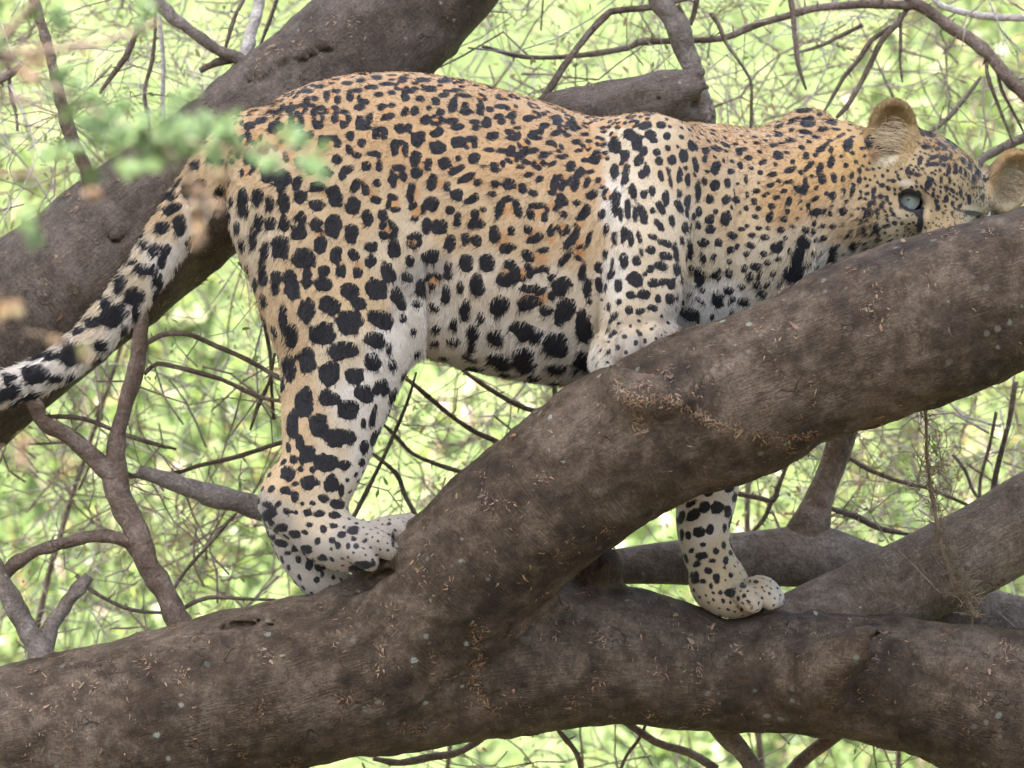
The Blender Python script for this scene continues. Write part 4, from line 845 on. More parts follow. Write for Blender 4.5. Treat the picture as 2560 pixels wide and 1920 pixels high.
# dark rims of the eyes, tear lines, hollow of the ear
def dark_px(x, y, a, b_, an): stamp_px(x, y, a, b_, math.radians(an))
EYES = [(2275, 500, 33), (2434, 548, 22)]
_n1, _n2 = nz1.copy(), nz2.copy(); nz1 *= 0.15; nz2 *= 0.2
dark_px(2276, 501, 31, 28, 30); dark_px(2432, 533, 25, 7, 8)
dark_px(2298, 530, 11, 14, 20); dark_px(2300, 560, 8, 26, 6)
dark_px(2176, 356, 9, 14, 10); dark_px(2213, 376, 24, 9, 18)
nz1, nz2 = _n1, _n2
def soft_px(x, y, a, b_, an, col, amt=0.8, wipe=True):
    ca, sa = math.cos(math.radians(an)), math.sin(math.radians(an))
    dx, dy = bpx - x, bpy_ - y
    rr = np.sqrt(((dx * ca + dy * sa) / a) ** 2 + ((-dx * sa + dy * ca) / b_) ** 2)
    w = smooth(1.6, 0.45, rr) * front * amt
    global COL
    COL = COL * (1 - w[:, None]) + np.array(col) * w[:, None]
    if wipe: SD[w > 0.45] = np.maximum(SD[w > 0.45], 3.0)
for x, y, a_, b_ in ((565, 188, 22, 18), (675, 182, 22, 18), (490, 280, 20, 24), (608, 305, 30, 26), (722, 330, 24, 22), (848, 265, 26, 26), (965, 267, 22, 18), (375, 315, 24, 26), (806, 384, 24, 20), (545, 425, 36, 22), (912, 462, 26, 30), (1258, 430, 36, 22), (1503, 388, 28, 16), (1622, 388, 26, 16), (932, 354, 22, 18), (452, 216, 24, 16), (432, 392, 20, 18), (676, 478, 22, 18), (1030, 548, 28, 34), (1175, 552, 34, 22), (1415, 555, 28, 14), (1472, 470, 26, 14), (1303, 335, 18, 12), (1433, 308, 18, 12), (765, 690, 26, 28), (902, 618, 24, 24), (1475, 775, 40, 40), (1632, 790, 40, 35), (1440, 930, 40, 45), (1612, 900, 42, 30), (1640, 1030, 50, 40), (1305, 820, 40, 28), (1085, 765, 30, 25), (990, 690, 25, 40), (1110, 640, 45, 25), (1290, 625, 40, 20), (1500, 655, 50, 25), (1720, 660, 30, 28), (1475, 1095, 40, 22), (1580, 1220, 38, 18), (540, 690, 30, 22), (720, 640, 28, 25), (610, 1060, 22, 18), (700, 1060, 22, 18), (430, 1070, 26, 18), (500, 905, 28, 18), (1840, 960, 24, 60), (1700, 930, 24, 30), (1290, 940, 22, 25)):
    soft_px(560 + x * .4822, 150 + y * .4822, a_ * .4822, b_ * .4822, 0, (0.40, 0.2, 0.07), 0.75, False)
soft_px(1588, 862, 82, 50, -20, (0.27, 0.23, 0.175), 0.85, False); soft_px(930, 1362, 110, 50, -15, (0.25, 0.215, 0.165), 0.85, False); soft_px(1880, 1485, 70, 55, 10, (0.36, 0.29, 0.19), 0.75, False); soft_px(760, 1400, 60, 70, 0, (0.33, 0.295, 0.24), 0.6, False)
soft_px(1800, 1405, 34, 70, 10, (0.42, 0.31, 0.16), 0.6, False); soft_px(1870, 1450, 50, 26, 10, (0.4, 0.3, 0.16), 0.6, False); soft_px(1600, 815, 60, 22, 0, (0.42, 0.32, 0.19), 0.6, False); soft_px(740, 1215, 50, 40, 0, (0.42, 0.3, 0.16), 0.5, False)
soft_px(2266, 458, 20, 8, 6, (0.5, 0.42, 0.31), 0.75); soft_px(2320, 522, 7, 36, 4, (0.46, 0.35, 0.2), 0.8); soft_px(2256, 540, 24, 8, 40, (0.46, 0.36, 0.22), 0.7); soft_px(2430, 522, 26, 6, 12, (0.46, 0.36, 0.22), 0.7)
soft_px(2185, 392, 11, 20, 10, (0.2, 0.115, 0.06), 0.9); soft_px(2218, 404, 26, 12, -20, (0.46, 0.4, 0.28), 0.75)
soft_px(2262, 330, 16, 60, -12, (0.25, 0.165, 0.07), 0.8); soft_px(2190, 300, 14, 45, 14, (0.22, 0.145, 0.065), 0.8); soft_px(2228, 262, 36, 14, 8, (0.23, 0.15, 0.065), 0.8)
soft_px(1553, 885, 5, 30, 12, (0.16, 0.12, 0.09), 0.75); soft_px(1603, 866, 5, 28, 0, (0.16, 0.12, 0.09), 0.75); soft_px(1646, 848, 5, 22, -8, (0.16, 0.12, 0.09), 0.75)  # thin lines between the near toes: darker fur plus painted crease shade
soft_px(2488, 440, 12, 60, 20, (0.4, 0.26, 0.12), 0.8); soft_px(2530, 392, 30, 12, -15, (0.36, 0.23, 0.1), 0.8)

body_mat = NT('leopard coat')
b = body_mat
sdn = b.n('Attribute', attribute_name='mark').outputs['Fac']
cn = b.n('Attribute', attribute_name='coat').outputs['Color']
tcn = b.n('TexCoord').outputs['Object']
hairn = b.noise(tcn, 420, 3, 0.7)
mfac = b.ramp(b.math('ADD', b.math('MULTIPLY', b.math('ADD', sdn, b.math('MULTIPLY', b.math('SUBTRACT', hairn, 0.5), 3.5)), 0.1), 0.5), [(0.38, (1, 1, 1)), (0.62, (0, 0, 0))])
cc = b.mix(0.5, cn, b.ramp(hairn, [(0.3, (0.75, 0.74, 0.72)), (0.7, (1.2, 1.2, 1.2))]), 'MULTIPLY')
cc = b.mix(mfac, cc, (0.013, 0.012, 0.013))
pr = b.n('BsdfPrincipled'); pr.inputs['Roughness'].default_value = 0.75; pr.inputs['Specular IOR Level'].default_value = 0.25
pr.inputs['Sheen Weight'].default_value = 0.15; pr.inputs['Sheen Roughness'].default_value = 0.5
bp = b.n('Bump'); bp.inputs['Strength'].default_value = 0.25; bp.inputs['Distance'].default_value = 0.002
b.l(hairn, bp.inputs['Height']); b.l(bp.outputs[0], pr.inputs['Normal'])
b.l(cc, pr.inputs['Base Color']); b.l(pr.outputs[0], b.out.inputs[0])
LB = tuple(float(x) for x in P(1560, 930, -120))
leo = mesh_obj('leopard', BV, BQ, b.m, None, base=LB)
leo.location = LB; leo['_base'] = list(LB)
leo['label'] = 'spotted leopard standing on the forked limb, pale eye staring over it'
leo['category'] = 'leopard'
a = leo.data.attributes.new('mark', 'FLOAT', 'POINT'); a.data.foreach_set('value', SD.astype(np.float32))
a = leo.data.attributes.new('coat', 'FLOAT_COLOR', 'POINT')
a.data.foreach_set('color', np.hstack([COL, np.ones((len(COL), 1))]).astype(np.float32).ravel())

# ---- eyes
def flat_mat(name, col, rough=0.4, coat=0.0):
    b = NT(name); pr = b.n('BsdfPrincipled'); pr.inputs['Base Color'].default_value = (*col, 1)
    pr.inputs['Roughness'].default_value = rough; pr.inputs['Coat Weight'].default_value = coat
    nz = b.noise(b.n('TexCoord').outputs['Object'], 300, 2); c2 = b.mix(b.math('MULTIPLY', nz, 0.5), col, tuple(x * 0.7 for x in col)); b.l(c2, pr.inputs['Base Color'])
    b.l(pr.outputs[0], b.out.inputs[0]); return b.m
M_eye = flat_mat('dark eye rim', (0.012, 0.01, 0.01), 0.3); M_iris = flat_mat('pale grey-green iris', (0.62, 0.68, 0.57), 0.12, 0.3); M_pup = flat_mat('pupil', (0.01, 0.01, 0.012), 0.1, 1.0)
def cap(c, d, R, ang0, ang1, nr=8, ns=28):
    d = unit(d); t1 = unit(np.cross(d, [0.1, 0.2, 1])); t2 = np.cross(d, t1)
    V, Fc = [], []
    for i in range(nr + 1):
        th = ang0 + (ang1 - ang0) * i / nr
        for j in range(ns):
            ph = 2 * math.pi * j / ns
            V.append(c + R * (math.cos(th) * d + math.sin(th) * (math.cos(ph) * t1 + math.sin(ph) * t2)))
    for i in range(nr):
        for j in range(ns):
            Fc.append((i * ns + j, (i + 1) * ns + j, (i + 1) * ns + (j + 1) % ns, i * ns + (j + 1) % ns))
    return np.array(V), Fc
for ex, ey, er in EYES:
    loc, nor = hit(ex, ey)
    dcam = unit(np.array(CAMP) - loc)
    R = 42 * S
    dn_ = unit(nor * (1 if nor @ dcam > 0 else -1) + dcam * (1.0 if ex < 2400 else 0.2))
    c = loc - dn_ * (math.sqrt(42 ** 2 - er ** 2) - (8 if ex < 2400 else -3)) * S
    V, Fc = cap(c, dcam, R, 0.001, 3.1, 20)
    e = mesh_obj('eye', V, Fc, M_eye, leo)
    e['_base'] = list(LB)
    V, Fc = cap(c, dcam + np.array([-0.04, 0, 0.02]), R * 1.006, 0.001, 0.74)
    mesh_obj('iris', V, Fc, M_iris, e)
    V, Fc = cap(c, dcam + np.array([-0.04, 0, 0.02]), R * 1.012, 0.001, 0.1)
    mesh_obj('pupil', V, Fc, M_pup, e)

# ---- fur: short hairs rooted on the body, coloured by the markings at their roots
NH = 260000
qa = np.linalg.norm(np.cross(BV[BQ[:, 2]] - BV[BQ[:, 0]], BV[BQ[:, 3]] - BV[BQ[:, 1]]), axis=1)
qx, qy = to_px(BV[BQ[:, 0]])
qa = qa * np.where(qx > 2110, 2.6, 1.0)
fi = rng.choice(len(BQ), NH, p=qa / qa.sum())
uu, vv = rng.random(NH)[:, None], rng.random(NH)[:, None]
def lerpq(A):
    A = A if A.ndim == 2 else A[:, None]
    a0, a1, a2, a3 = A[BQ[fi, 0]], A[BQ[fi, 1]], A[BQ[fi, 2]], A[BQ[fi, 3]]
    return (a0 * (1 - uu) + a1 * uu) * (1 - vv) + (a3 * (1 - uu) + a2 * uu) * vv
RP, RN = lerpq(BV), lerpq(BN)
RN /= np.linalg.norm(RN, axis=1)[:, None] + 1e-9
RSD = lerpq(SD)[:, 0] + rng.normal(0, 1.3, NH)
RC = lerpq(COL)
rx, ry = to_px(RP)
# lay of the coat (dx, dy in the picture) and length in mm
FL = np.array([(650, 350, -1, .3, 9), (900, 250, -1, .2, 8), (1200, 300, -1, .25, 8), (1450, 350, -1, .2, 8), (900, 500, -.7, .6, 9), (1200, 550, -.8, .5, 10), (1450, 600, -.6, .7, 11), (620, 600, -.4, .9, 13), (750, 700, -.4, .9, 9), (900, 700, -.2, 1, 9),
               (1050, 720, -.2, 1, 12), (1100, 830, -.3, 1, 14), (1250, 880, -.4, .9, 15), (1400, 900, -.4, .9, 14), (1500, 850, -.3, 1, 12), (680, 800, -.4, .9, 12), (850, 950, -.1, 1, 9), (980, 850, 0, 1, 13), (780, 1100, -.2, 1, 8), (700, 1250, -.4, .8, 8), (900, 1000, .1, 1, 10), (750, 1380, .3, .9, 6), (900, 1370, .8, .4, 5), (1020, 1310, 1, .1, 4),
               (1620, 350, -.4, .9, 8), (1600, 550, -.15, 1, 8), (1520, 600, -.4, .9, 11), (1600, 720, 0, 1, 8), (1580, 870, 0, 1, 5), (1800, 400, -.9, .4, 9), (1850, 550, -.8, .6, 10), (1780, 720, -.5, .9, 13), (2000, 350, -1, .3, 9), (2050, 550, -.8, .6, 11), (2050, 680, -.6, .8, 16), (2150, 600, -.8, .6, 12), (2230, 550, -.8, .4, 8), (2300, 420, -.4, -.9, 5), (2400, 400, .2, -1, 5), (2340, 540, 0, -1, 3), (2250, 480, -.8, -.3, 5), (2440, 500, .5, -.8, 5), (2229, 320, .2, -1, 6),
               (500, 470, -.6, .8, 13), (400, 620, -.6, .8, 14), (300, 760, -.7, .7, 15), (180, 890, -.85, .5, 15), (0, 975, -1, .3, 15), (1800, 800, -.3, 1, 12), (1760, 1250, 0, 1, 7), (1780, 1420, .2, 1, 6), (1890, 1480, .8, .5, 4)], float)
fl = shep(FL, rx, ry, 3.0)
flow = np.stack([fl[:, 0], np.zeros(NH), -fl[:, 1]], 1)
flow -= RN * (flow * RN).sum(1)[:, None]
flow /= np.linalg.norm(flow, axis=1)[:, None] + 1e-6
jit = rng.normal(0, 0.16, (NH, 3)) + 0.25 * np.stack([vnoise(RP * 45, 91), vnoise(RP * 45, 92), vnoise(RP * 45, 93)], 1)
ln = (fl[:, 2] - np.clip(fl[:, 2] - 3, 0, 4) * 0.9) * 0.001 * rng.uniform(0.65, 1.15, NH)
inear = (((rx - 2229) / 74) ** 2 + ((ry - 330) / 94) ** 2 < 1) | ((rx > 2470) & (ry < 560) & (ry > 330))
ln = np.where(inear, ln * 2.0, ln)
d0 = flow * 0.86 + RN * 0.42 + jit; d0 /= np.linalg.norm(d0, axis=1)[:, None]
d1 = flow * 0.97 + RN * 0.12 + jit * 1.2 + np.array([0, 0, -0.12]); d1 /= np.linalg.norm(d1, axis=1)[:, None]
p0 = RP - RN * 0.0006; p1 = p0 + d0 * (ln * 0.45)[:, None]; p2 = p1 + d1 * (ln * 0.55)[:, None]
keep = np.ones(NH, bool)
for ex, ey, er in EYES:
    keep &= ((rx - ex) ** 2 + (ry - ey) ** 2 > (er + 3) ** 2) | (RN[:, 1] > 0)
p0, p1, p2 = p0[keep], p1[keep], p2[keep]
k_ = smooth(1.5, -1.5, RSD[keep])[:, None]
hcol = RC[keep] * rng.uniform(0.8, 1.22, (int(keep.sum()), 1)) * (1 - k_) + np.array((0.013, 0.012, 0.013)) * k_
# long pale hair inside the ears
for ex, ey, wx, wy, dx_ in ((2236, 338, 40, 52, -0.75), (2532, 452, 34, 50, -0.4)):
    E = []
    while len(E) < 420:
        x, y = ex + rng.normal(0, wx * 0.55), ey + rng.normal(0, wy * 0.55)
        if ((x - ex) / wx) ** 2 + ((y - ey) / wy) ** 2 > 1: continue
        loc, nor = hit(x, y)
        if loc is None: continue
        t = np.array([dx_ + rng.normal(0, 0.12), -0.18 + rng.normal(0, 0.06), 0.32 + rng.normal(0, 0.14)]); t /= np.linalg.norm(t)
        L = rng.uniform(0.010, 0.024)
        E.append((loc, loc + t * L * 0.5, loc + unit(t + np.array([-0.15, 0.1, -0.25])) * L))
    E = np.array(E)
    p0, p1, p2 = np.vstack([p0, E[:, 0]]), np.vstack([p1, E[:, 1]]), np.vstack([p2, E[:, 2]])
    hcol = np.vstack([hcol, np.where(rng.random((420, 1)) < 0.8, np.array((0.46, 0.36, 0.22)), np.array((0.2, 0.135, 0.07))) * rng.uniform(0.75, 1.15, (420, 1))])
nk = len(p0)
hc = bpy.data.hair_curves.new('fur')
hc.add_curves([3] * nk)
pos = np.stack([p0, p1, p2], 1).reshape(-1, 3) - np.array(LB)
at = hc.attributes.get('position') or hc.attributes.new('position', 'FLOAT_VECTOR', 'POINT')
at.data.foreach_set('vector', pos.astype(np.float32).ravel())
rad = hc.attributes.get('radius') or hc.attributes.new('radius', 'FLOAT', 'POINT')
rad.data.foreach_set('value', np.tile(np.array([0.00036, 0.00030, 0.00010], np.float32), nk))
ca = hc.attributes.new('haircol', 'FLOAT_COLOR', 'CURVE')
ca.data.foreach_set('color', np.hstack([hcol, np.ones((nk, 1))]).astype(np.float32).ravel())
b = NT('leopard fur')
hcn = b.n('Attribute', attribute_name='haircol').outputs['Color']
pr = b.n('BsdfPrincipled'); pr.inputs['Roughness'].default_value = 0.7; pr.inputs['Specular IOR Level'].default_value = 0.2
b.l(hcn, pr.inputs['Base Color']); b.l(pr.outputs[0], b.out.inputs[0])
hc.materials.append(b.m)
fur = bpy.data.objects.new('fur', hc)
link(fur, leo)

# ------------------------------------------------------------------ leaves: helper, crown overhead (out of frame, added for shade), cover of the bank
def leaf_quads(pos, size, aspect, up_bias=0.0, seed=0, bend=0.25):
    """many small folded leaves; returns verts and quads (two per leaf)"""
    g = np.random.default_rng(seed)
    n = len(pos)
    a = g.normal(0, 1, (n, 3)); a /= np.linalg.norm(a, axis=1)[:, None]
    nn = g.normal(0, 1, (n, 3)); nn[:, 2] = np.abs(nn[:, 2]) + up_bias
    nn -= a * (nn * a).sum(1)[:, None]; nn /= np.linalg.norm(nn, axis=1)[:, None]
    s = np.cross(a, nn)
    L = size[:, None]; w = L * aspect
    base, mid, tip = pos - a * L * 0.5, pos + nn * L * bend * 0.3, pos + a * L * 0.5
    V = np.stack([base - s * w * 0.25, base + s * w * 0.25, mid + s * w * 0.5, mid - s * w * 0.5, tip + s * w * 0.12, tip - s * w * 0.12], 1).reshape(-1, 3)
    i = np.arange(n)[:, None] * 6
    Q = np.hstack([i + np.array([[0, 1, 2, 3]]), i + np.array([[3, 2, 4, 5]])]).reshape(-1, 4)
    return V, Q
def leaf_obj(name, pos, size, aspect, mat, tint, parent=None, up_bias=0.0, seed=0, **kw):
    V, Q = leaf_quads(pos, size, aspect, up_bias, seed)
    o = mesh_obj(name, V, Q, mat, parent, smooth_shade=False, **kw)
    at = o.data.attributes.new('tint', 'FLOAT', 'FACE')
    at.data.foreach_set('value', np.repeat(tint, 2).astype(np.float32))
    o['kind'] = 'stuff'
    return o

CH = 6.2                                      # height of the unseen crown, added along the sun to shade the leopard
cxy = np.array([sd.x, sd.y]) / sd.z
def shade_crown_pts(n, hx, hy):
    hgt = rng.uniform(CH - 0.7, CH + 0.9, n)
    return np.stack([rng.uniform(-hx, hx, n) + cxy[0] * hgt, 0.1 + rng.uniform(-hy, hy, n) + cxy[1] * hgt, Z0 + hgt], 1)
cl = shade_crown_pts(1800, 2.3, 1.5)
cp = np.vstack([shade_crown_pts(80000, 1.8, 1.15), cl[rng.integers(0, 1800, 70000)] + rng.normal(0, 0.16, (70000, 3))])
NC = len(cp)
M_shade_crown = leaf_material('crown leaflets', [(0.09, 0.125, 0.035), (0.12, 0.165, 0.045), (0.16, 0.19, 0.06)], 0.3)
leaf_obj('shade_crown', cp, rng.uniform(0.03, 0.075, NC), 0.6, M_shade_crown, rng.beta(2, 3, NC), tree, 0.4, 3)  # unseen leaf mass, sized and placed to keep the sun off the leopard
cc_ = np.array([cxy[0] * CH, 0.1 + cxy[1] * CH, Z0 + CH])
for k, w in enumerate([[(0.05, 0.24, 3.1, 0.085), (0.12, 0.1, 4.2, 0.075), (0.0, -0.5, 5.6, 0.06), (cc_[0] + 0.3, cc_[1] + 1.0, cc_[2] - 1.2, 0.045), (cc_[0], cc_[1], cc_[2], 0.02)],
                       [(0.0, -0.5, 5.6, 0.05), (0.2, -1.3, 6.8, 0.04), (cc_[0] + 1.2, cc_[1] + 0.2, cc_[2], 0.012)],
                       [(0.02, -0.45, 5.4, 0.05), (-0.7, -1.2, 6.7, 0.04), (cc_[0] - 1.1, cc_[1] + 0.2, cc_[2], 0.012)]]):
    V, Fc, c = tube(w, 12, 8, 0.1, 40 + k)
    mesh_obj('branch', V, Fc, M_trunk, tree)

NG = 85000
gxp = rng.uniform(-3.2, 3.2, NG); gyp = rng.uniform(2.2, 5.2, NG)
dens = fbm(np.stack([gxp * 2.2, gyp * 2.2, np.zeros(NG)], 1), 3, 61)
thick = 0.03 + 0.10 * np.clip(dens + 0.3, 0, 1)
gp = np.stack([gxp, gyp - rng.random(NG) * thick * 0.8, ground_h(gxp, gyp) + rng.random(NG) * thick], 1)
patch = fbm(gp * 3.1, 3, 66) + 0.35 * fbm(gp * 14, 2, 67)
tint = np.clip(0.32 + 0.34 * patch + rng.normal(0, 0.10, NG), 0, 0.62)
dead = rng.random(NG) < np.clip(0.15 + 0.4 * fbm(gp * 5.3, 3, 68), 0.03, 0.8)
tint[dead] = rng.uniform(0.75, 1.0, dead.sum())
M_herb = leaf_material('bank herbs and dry leaves', [(0.13, 0.2, 0.065), (0.2, 0.28, 0.105), (0.29, 0.36, 0.165), (0.38, 0.43, 0.24), (0.42, 0.3, 0.2), (0.62, 0.5, 0.4)], 0.4)
herb = leaf_obj('herb_cover', gp, rng.uniform(0.012, 0.05, NG), 0.5, M_herb, tint, None, 1.2, 7)
herb['label'] = 'bright green herbs and fallen leaves covering the bank'
# pale grass blades standing among the herbs
NB = 9000
bx = rng.uniform(-3, 3, NB); by = rng.uniform(2.3, 5, NB)
bp0 = np.stack([bx, by, ground_h(bx, by)], 1)
hgt = rng.uniform(0.1, 0.34, NB)[:, None]
lean = rng.normal(0, 0.35, (NB, 3)); lean[:, 2] = 1; lean /= np.linalg.norm(lean, axis=1)[:, None]
sdv = rng.normal(0, 1, (NB, 3)); sdv -= lean * (sdv * lean).sum(1)[:, None]; sdv /= np.linalg.norm(sdv, axis=1)[:, None]
wd = rng.uniform(0.0015, 0.004, NB)[:, None]
bend = rng.normal(0, 0.25, (NB, 3)) * hgt
V = np.stack([bp0 - sdv * wd, bp0 + sdv * wd, bp0 + lean * hgt * 0.55 + sdv * wd, bp0 + lean * hgt * 0.55 - sdv * wd, bp0 + lean * hgt + bend + sdv * wd * 0.2, bp0 + lean * hgt + bend - sdv * wd * 0.2], 1).reshape(-1, 3)
i = np.arange(NB)[:, None] * 6
Q = np.hstack([i + np.array([[0, 1, 2, 3]]), i + np.array([[3, 2, 4, 5]])]).reshape(-1, 4)
gr = mesh_obj('grass', V, Q, M_herb, None, smooth_shade=False)
at = gr.data.attributes.new('tint', 'FLOAT', 'FACE')
at.data.foreach_set('value', np.repeat(np.where(rng.random(NB) < 0.35, rng.uniform(0.75, 1, NB), rng.uniform(0.3, 0.65, NB)), 2).astype(np.float32))
gr['kind'] = 'stuff'; gr['label'] = 'thin green and straw grass blades on the bank'

# ------------------------------------------------------------------ thorny shrubs between the tree and the bank
M_dry = leaf_material('dry blossom', [(0.07, 0.045, 0.03), (0.12, 0.068, 0.036), (0.2, 0.11, 0.055), (0.27, 0.165, 0.09), (0.17, 0.14, 0.06)], 0.2)
M_dryt = bark_material('dry twig bark', (0.16, 0.11, 0.085), (0.26, 0.19, 0.15), (0.38, 0.3, 0.25), 0.0, False)
M_tuft = leaf_material('dry tufts and leaflets', [(0.1, 0.15, 0.03), (0.15, 0.22, 0.05), (0.22, 0.27, 0.08), (0.3, 0.26, 0.12), (0.34, 0.22, 0.13), (0.46, 0.31, 0.2)])
def zig(p, d, L, r, g, n=8, wob=0.42):
    nodes = []; d = unit(d)
    for i in range(n + 1):
        nodes.append(list(p) + [r * (1 - 0.75 * i / n)])
        d = unit(d + g.normal(0, wob, 3) * np.array([1, 0.6, 1]))
        p = p + d * L / n
    return nodes
def thorny(bag, nodes, g, seg=5, spur=0.012, every=0.03, sub=1):
    V, Fc, c = tube(nodes, seg, sub, 0.2, int(g.integers(1000)))
    bag.add(V, Fc)
    s = np.linalg.norm(np.diff(c[:, :3], axis=0), axis=1); acc = 0
    for i in range(1, len(c) - 1):
        acc += s[i]
        if acc > every * g.uniform(0.6, 1.4):
            acc = 0
            T = unit(c[i + 1, :3] - c[i - 1, :3]); d = g.normal(0, 1, 3); d -= T * (d @ T); d = unit(d + 0.3 * T)
            L = spur * g.uniform(0.5, 1.6); r0 = max(c[i, 3] * 0.55, 0.0009)
            t1 = unit(np.cross(d, T)) ; t2 = np.cross(d, t1); o = c[i, :3]
            bag.add([o + t1 * r0, o - t1 * r0 * .5 + t2 * r0 * .86, o - t1 * r0 * .5 - t2 * r0 * .86, o + d * L], [(0, 1, 3), (1, 2, 3), (2, 0, 3)])
def shrub(label, base, traced, region, nrand, depth, seed, rr=(0.0008, 0.002), nleaf=1500, pale=0.3, dirn=None):
    g = np.random.default_rng(seed)
    t = root('thorn_shrub', base, label, 'shrub', 'thorny shrubs behind the tree')
    for nodes, mat in traced:
        bag = Bag(); thorny(bag, pxn([(n[0] + g.normal(0, 3), n[1] + g.normal(0, 3), n[2], n[3] * 0.75) for n in nodes]), g, 8, 0.013, 0.022, 3)
        bag.build('branch', mat, t)
    bag, bag2 = Bag(), Bag(); ends = []
    x0, y0, x1, y1 = region
    for k in range(nrand):
        z = g.uniform(*depth)
        p = P(g.uniform(x0, x1), g.uniform(y0, y1), z)
        d = dirn(g) if dirn else np.array([g.normal(0, 1), g.normal(0, 0.35), g.normal(0, 0.8)])
        r = g.uniform(*rr); L = g.uniform(0.18, 0.55)
        nd = zig(p, d, L, r, g)
        bb = bag2 if g.random() < pale else bag
        thorny(bb, nd, g, 5)
        ends += [np.array(q[:3]) for q in nd[1:]]
        for q in range(int(g.integers(0, 4))):
            j = int(g.integers(1, 6))
            nd2 = zig(np.array(nd[j][:3]), d + g.normal(0, 0.9, 3), L * g.uniform(0.25, 0.5), nd[j][3] * 0.7, g, 4)
            thorny(bb, nd2, g, 4); ends += [np.array(q_[:3]) for q_ in nd2[1:]]
    # a stem that carries the tangle down to the ground (below the frame)
    c0 = P((x0 + x1) / 2, y1 + 150, sum(depth) / 2)
    V, Fc, c = tube([list(base) + [0.012], [(base[0] + c0[0]) / 2 + 0.06, (base[1] + c0[1]) / 2, base[2] * 0.6 + c0[2] * 0.4, 0.007], [c0[0] * 0.7 + base[0] * 0.3 - 0.04, c0[1], base[2] * 0.25 + c0[2] * 0.75, 0.005], list(c0) + [0.003]], 8, 6, 0.12, seed)
    mesh_obj('stem', V, Fc, M_twig, t)
    for bb, m in ((bag, M_dryt), (bag2, M_pale)):
        if bb.n:
            o = bb.build('twigs', m, t); o['kind'] = 'stuff'
    E = np.array(ends)
    sel = E[g.choice(len(E), max(12, len(E) // 5), replace=False)]
    pos = sel[g.integers(0, len(sel), nleaf)] + g.normal(0, 0.012, (nleaf, 3))
    tn = np.where(g.random(nleaf) < 0.5, g.uniform(0.7, 1.0, nleaf), g.uniform(0.15, 0.6, nleaf))
    leaf_obj('leaflets', pos, g.uniform(0.004, 0.013, nleaf), 0.45, M_tuft, tn, t, 0.3, seed)
    return t
z1 = 900
shrub('tangle of dark thorny twigs at the top right above the cat', (0.45, 0.95, 0.0), [
    ([(1340, 270, 520, 13), (1360, 239, 520, 12), (1407, 170, 520, 12), (1447, 105, 520, 11), (1509, 40, 520, 12), (1545, 23, 520, 12), (1642, 18, 520, 10), (1760, -10, 520, 9)], M_twig),
    ([(1200, 120, 700, 6), (1223, 127, 700, 7), (1324, 141, 700, 8), (1447, 137, 700, 9), (1567, 119, 700, 11), (1599, 105, 700, 12), (1697, 108, 700, 11), (1805, 90, 690, 11), (1886, 65, 690, 12), (1972, 38, 680, 13), (2047, 24, 680, 13), (2161, 10, 680, 15), (2281, 10, 680, 18)], M_twig),
    ([(2260, -20, 680, 18), (2281, 7, 680, 20), (2315, 22, 680, 21), (2367, 58, 670, 22), (2418, 93, 660, 23), (2470, 137, 650, 23), (2521, 192, 640, 24), (2580, 250, 630, 25), (2700, 360, 620, 26)], M_twig),
    ([(2330, -10, 800, 10), (2363, 14, 800, 11), (2436, 38, 800, 13), (2500, 42, 800, 14), (2600, 45, 800, 14)], M_pale),
    ([(2270, 20, 690, 10), (2240, 60, 690, 10), (2205, 96, 690, 10), (2170, 165, 690, 9), (2130, 247, 690, 8), (2094, 300, 690, 6)], M_twig),
    ([(2230, 70, 720, 8), (2178, 103, 720, 8), (2140, 150, 720, 8), (2109, 192, 720, 7), (2080, 240, 720, 6), (2055, 280, 720, 4)], M_twig),
    ([(1975, -30, 640, 11), (1982, 17, 640, 10), (1987, 86, 640, 9), (1992, 158, 640, 8), (2012, 224, 640, 4)], M_twig),
    ([(2468, 160, 650, 8), (2473, 196, 650, 7), (2504, 285, 650, 6), (2532, 356, 650, 3)], M_twig),
    ([(2490, 170, 660, 7), (2500, 220, 660, 6), (2530, 280, 660, 5), (2560, 340, 660, 4)], M_twig),
    ([(2300, 345, 760, 7), (2332, 323, 760, 7), (2367, 295, 760, 8), (2411, 240, 760, 8), (2450, 190, 760, 5)], M_grey),
    ([(2440, 410, 700, 12), (2480, 385, 700, 14), (2560, 345, 700, 16), (2680, 300, 700, 16)], M_grey),
    ([(2250, 30, 700, 7), (2253, 100, 700, 6), (2252, 150, 700, 5), (2246, 205, 700, 3)], M_twig),
    ([(2160, 60, 750, 8), (2110, 85, 750, 7), (2050, 120, 750, 6), (1990, 140, 750, 4)], M_twig),
    ([(1700, 20, 620, 8), (1730, 60, 620, 8), (1745, -20, 620, 10), (1760, -60, 620, 10)], M_twig),
    ([(1775, 30, 600, 8), (1795, 70, 600, 8), (1820, 110, 600, 6), (1870, 190, 600, 5), (1880, 260, 600, 6), (1875, 350, 600, 5)], M_twig)],
    (1150, -40, 2650, 420), 190, (600, 2600), 101)
